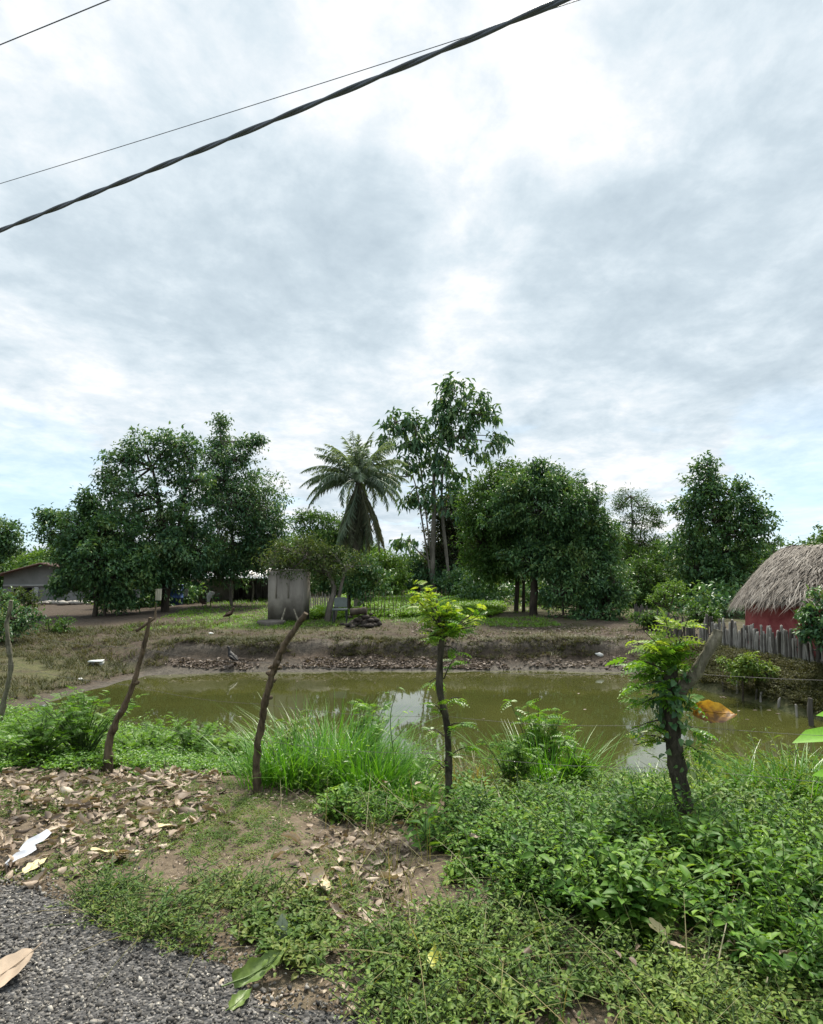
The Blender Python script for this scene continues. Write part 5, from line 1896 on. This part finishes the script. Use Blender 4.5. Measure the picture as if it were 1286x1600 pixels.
# thatched hut
C0 = np.array((7.35, 14.6))
A_ = np.array((.235, -.972))         # along the long wall, towards the camera
B_ = np.array((.972, .235))          # across, away from the pond
HLn, HWd = 5.2, 2.5
hg = -.32
hut = thing('thatched_hut', 'low red walled hut under a shaggy grey thatched roof', 'hut', (C0[0], C0[1], hg))


def hp(a, b, z):
    q = C0 + A_ * a + B_ * b
    return np.array((q[0], q[1], z))


mb = MB()
m_red = wallmat('red_painted_mud_wall', (.24, .045, .052), (.5, .16, .15), (.16, .075, .065), 2.2, hg, .7)
n = 24
ringa = []
rr = .35
for (ca_, cb_, a0) in ((rr, rr, PI), (HLn - rr, rr, -PI / 2), (HLn - rr, HWd - rr, 0.), (rr, HWd - rr, PI / 2)):
    for j in range(6):
        a = a0 + j / 5 * PI / 2
        ringa.append((ca_ + rr * math.cos(a), cb_ + rr * math.sin(a)))
R_ = len(ringa)
V = []
for z in (hg - .1, .2, .55, 1.0):
    for (a, b) in ringa:
        V.append(hp(a, b, z) + rng.normal(0, .012, 3))
k = np.arange(R_)
mb.add(np.array(V), np.concatenate([np.stack([i * R_ + k, i * R_ + (k + 1) % R_, (i + 1) * R_ + (k + 1) % R_, (i + 1) * R_ + k], 1) for i in range(3)]))
mb.build('wall', m_red, hut, True)
# roof surface: rings from ridge to eave
ze, zr = .96, 2.12
oh = .36


def roofpt(s, r):
    """s 0..1 round the eave, r 0 ridge .. 1 eave"""
    a = s * 2 * PI
    ca, sa = math.cos(a), math.sin(a)
    e = .55
    ux = np.sign(ca) * abs(ca) ** e
    uy = np.sign(sa) * abs(sa) ** e
    ea, eb = HLn / 2 + ux * (HLn / 2 + oh), HWd / 2 + uy * (HWd / 2 + oh)
    rl = HLn / 2 - .4
    ra, rb = HLn / 2 + np.clip(ux * 1.4, -1, 1) * rl, HWd / 2
    aa, bb = ra + (ea - ra) * r, rb + (eb - rb) * r
    z = zr - (zr - ze) * r ** 1.45
    return hp(aa, bb, z)


mb = MB()
ns, nr = 60, 9
V = np.array([roofpt(i / ns, j / (nr - 1)) - np.array((0, 0, .06)) for j in range(nr) for i in range(ns)])
k = np.arange(ns)
mb.add(V, np.concatenate([np.stack([j * ns + k, j * ns + (k + 1) % ns, (j + 1) * ns + (k + 1) % ns, (j + 1) * ns + k], 1) for j in range(nr - 1)]))
m_th0 = plain('thatch_underlayer', (.13, .11, .09), .95, .1, .5, 9)
m_th = leafmat('dry_palm_thatch', [(.06, .05, .042), (.14, .12, .1), (.25, .22, .19), (.4, .365, .32)], .08, .75, .2, 2.5, False, 1.)
roof = mb.build('roof', m_th0, hut)
mb = MB()
for i_ in range(22000):
    s = rng.uniform(0, 1)
    r = rng.uniform(.0, .93) ** .75
    p0 = roofpt(s, r)
    p1 = roofpt(s + rng.normal(0, .006), min(r + .16, 1.12))
    d = p1 - p0
    d = d / max(np.linalg.norm(d), 1e-6)
    L = rng.uniform(.25, .6)
    w = rng.uniform(.004, .013)
    side = np.cross(d, (0, 0, 1.))
    side /= max(np.linalg.norm(side), 1e-6)
    lift = rng.uniform(0, .05)
    q0 = p0 + np.array((0, 0, lift))
    q1 = p0 + d * L * .55 + np.array((0, 0, lift + rng.uniform(-.01, .04)))
    q2 = p0 + d * L + np.array((0, 0, lift * .5 + rng.normal(-.03, .04))) + side * rng.normal(0, .09)
    if i_ == 0:
        TV = []
    TV += [q0 - side * w, q0 + side * w, q1 - side * w, q1 + side * w, q2]
TV = np.array(TV)
off = (np.arange(22000) * 5)[:, None, None]
mb.add(TV, [(np.array([[(0, 1, 3, 2)]]) + off).reshape(-1, 4), (np.array([[(2, 3, 4)]]) + off).reshape(-1, 3)])
# ragged fringe at the eave
n = 2600
TV = []
for i_ in range(n):
    s = rng.uniform(0, 1)
    p0 = roofpt(s, rng.uniform(.88, 1.0)) + np.array((0, 0, rng.uniform(-.05, .04)))
    o2 = roofpt(s, 1.05) - roofpt(s, .95)
    o2[2] = 0
    o2 /= np.linalg.norm(o2)
    side = np.array((-o2[1], o2[0], 0))
    L = rng.uniform(.06, .22)
    w = rng.uniform(.008, .018)
    q2 = p0 + o2 * L * rng.uniform(.2, .6) + np.array((0, 0, -L)) + side * rng.normal(0, .04)
    q1 = (p0 + q2) / 2 + o2 * .03
    TV += [p0 - side * w, p0 + side * w, q1 - side * w, q1 + side * w, q2]
TV = np.array(TV)
off = (np.arange(n) * 5)[:, None, None]
mb.add(TV, [(np.array([[(0, 1, 3, 2)]]) + off).reshape(-1, 4), (np.array([[(2, 3, 4)]]) + off).reshape(-1, 3)])
mb.build('thatch', m_th, roof)

# ------------------------------------------------------------------ sky, sun, render
SUN_DIR = np.array((.16, math.cos(math.radians(57)), math.sin(math.radians(57))))
SUN_DIR = SUN_DIR / np.linalg.norm(SUN_DIR)
sun_el = math.asin(SUN_DIR[2])
sun_az = math.atan2(SUN_DIR[0], SUN_DIR[1])     # from +Y towards +X
w = bpy.data.worlds.new('World')
sc.world = w
w.use_nodes = True
t = w.node_tree
t.nodes.clear()
sky = nd(t, 'ShaderNodeTexSky', sky_type='NISHITA', sun_disc=False)
sky.sun_elevation = sun_el
sky.sun_rotation = sun_az
tc = nd(t, 'ShaderNodeTexCoord')
dirv = tc.outputs['Generated']
sx = nd(t, 'ShaderNodeSeparateXYZ')
t.links.new(dirv, sx.inputs[0])
zz = math_(t, 'ADD', math_(t, 'MAXIMUM', sx.outputs[2], 0.), .16)
cx_ = nd(t, 'ShaderNodeCombineXYZ')
t.links.new(math_(t, 'DIVIDE', sx.outputs[0], zz), cx_.inputs[0])
t.links.new(math_(t, 'DIVIDE', sx.outputs[1], zz), cx_.inputs[1])
pv = cx_.outputs[0]
rot = nd(t, 'ShaderNodeMapping')
rot.inputs['Rotation'].default_value = (0, 0, math.radians(-35))
rot.inputs['Scale'].default_value = (1., .8, 1)
t.links.new(pv, rot.inputs[0])
n1 = noise(t, 1.5, 9, .62, rot.outputs[0], .5)
n2 = noise(t, 4.2, 9, .64, rot.outputs[0], .25)
n3 = noise(t, 11., 7, .65, pv, .15)
val = math_(t, 'ADD', math_(t, 'MULTIPLY', math_(t, 'SUBTRACT', n1, .5), 1.35), math_(t, 'MULTIPLY', math_(t, 'SUBTRACT', n2, .5), 1.3))
val = math_(t, 'ADD', val, math_(t, 'MULTIPLY', math_(t, 'SUBTRACT', n3, .5), .5))


def blob(acc, px, py, rad_deg, wgt):
    d = ray(px, py)
    d = d / np.linalg.norm(d)
    v = nd(t, 'ShaderNodeVectorMath', operation='DOT_PRODUCT')
    t.links.new(dirv, v.inputs[0])
    v.inputs[1].default_value = [float(a) for a in d]
    mr = nd(t, 'ShaderNodeMapRange', interpolation_type='SMOOTHERSTEP', clamp=True)
    mr.inputs[1].default_value = math.cos(math.radians(rad_deg))
    mr.inputs[2].default_value = 1.
    mr.inputs[3].default_value = 0.
    mr.inputs[4].default_value = wgt
    t.links.new(v.outputs['Value'], mr.inputs[0])
    return math_(t, 'ADD', acc, mr.outputs[0])


# masses of thinner (bright) and thicker (grey) cloud round the hidden sun
for b_ in ((700, 60, 12, .2), (800, 150, 9, .16), (690, 290, 7, .2), (745, 390, 6, .2), (740, 490, 6, .22), (690, 590, 6, .15), (120, 100, 14, .14), (430, 90, 10, .1), (950, 120, 10, .1), (40, 600, 9, .14), (250, 620, 7, .08), (1000, 780, 12, .2), (400, 700, 9, .12),
           (300, 360, 15, -.17), (560, 330, 7, -.16), (520, 470, 9, -.14), (900, 450, 12, -.13), (1180, 430, 15, -.13), (1150, 600, 10, -.08), (880, 640, 8, -.08), (100, 430, 10, -.08), (1250, 120, 12, -.08)):
    val = blob(val, *b_)
val = math_(t, 'ADD', val, .54)
cloud = ramp(t, [(.0, (.36, .43, .485)), (.3, (.425, .497, .55)), (.52, (.50, .567, .615)), (.7, (.58, .625, .66)), (.86, (.67, .69, .71)), (1., (.8, .79, .78))], val)
# unseen overcast overhead, boosted beyond the visible clouds to add fill light
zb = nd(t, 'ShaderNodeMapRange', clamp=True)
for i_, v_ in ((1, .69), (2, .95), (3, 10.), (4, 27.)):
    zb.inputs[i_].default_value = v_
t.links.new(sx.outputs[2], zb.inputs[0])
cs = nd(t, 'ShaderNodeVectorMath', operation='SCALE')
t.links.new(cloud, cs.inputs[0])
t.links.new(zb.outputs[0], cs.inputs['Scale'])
# openings of blue low down
lowm = nd(t, 'ShaderNodeMapRange', clamp=True)
for i_, v_ in ((1, .05), (2, .26), (3, 1.), (4, 0.)):
    lowm.inputs[i_].default_value = v_
t.links.new(sx.outputs[2], lowm.inputs[0])
n4 = noise(t, 2.2, 6, .6, pv, .3)
for b_ in ((40, 740, 7, .3), (1240, 700, 6, .28), (1230, 775, 5, .25), (1120, 800, 4, .15)):
    n4 = blob(n4, *b_)
gap = nd(t, 'ShaderNodeMapRange', clamp=True, interpolation_type='SMOOTHSTEP')
for i_, v_ in ((1, .54), (2, .68), (3, 0.), (4, .55)):
    gap.inputs[i_].default_value = v_
t.links.new(n4, gap.inputs[0])
gf = math_(t, 'MULTIPLY', gap.outputs[0], lowm.outputs[0])
skyb = nd(t, 'ShaderNodeVectorMath', operation='MULTIPLY_ADD')
t.links.new(sky.outputs[0], skyb.inputs[0])
skyb.inputs[1].default_value = (.55, .6, .7)
skyb.inputs[2].default_value = (2.2, 3.9, 5.0)     # thin high veil over the blue
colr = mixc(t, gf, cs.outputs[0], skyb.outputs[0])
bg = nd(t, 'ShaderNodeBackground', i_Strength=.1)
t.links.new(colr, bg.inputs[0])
ow = nd(t, 'ShaderNodeOutputWorld')
t.links.new(bg.outputs[0], ow.inputs[0])

sd = bpy.data.lights.new('sun', 'SUN')
sd.energy = 5.0
sd.angle = math.radians(8)
sd.color = (1., .93, .8)
so = bpy.data.objects.new('sun', sd)
COL.objects.link(so)
so.rotation_euler = Vector([-float(a) for a in SUN_DIR]).to_track_quat('-Z', 'Y').to_euler()
so.location = (0, 0, 30)

sc.view_settings.view_transform = 'Standard'
sc.view_settings.look = 'None'
sc.view_settings.gamma = 1.
sc.view_settings.exposure = .6
cy_ = sc.cycles
cy_.max_bounces = 6
cy_.diffuse_bounces = 2
cy_.glossy_bounces = 3
cy_.transmission_bounces = 4
cy_.transparent_max_bounces = 4
cy_.use_denoising = True
cy_.caustics_reflective = False
cy_.caustics_refractive = False
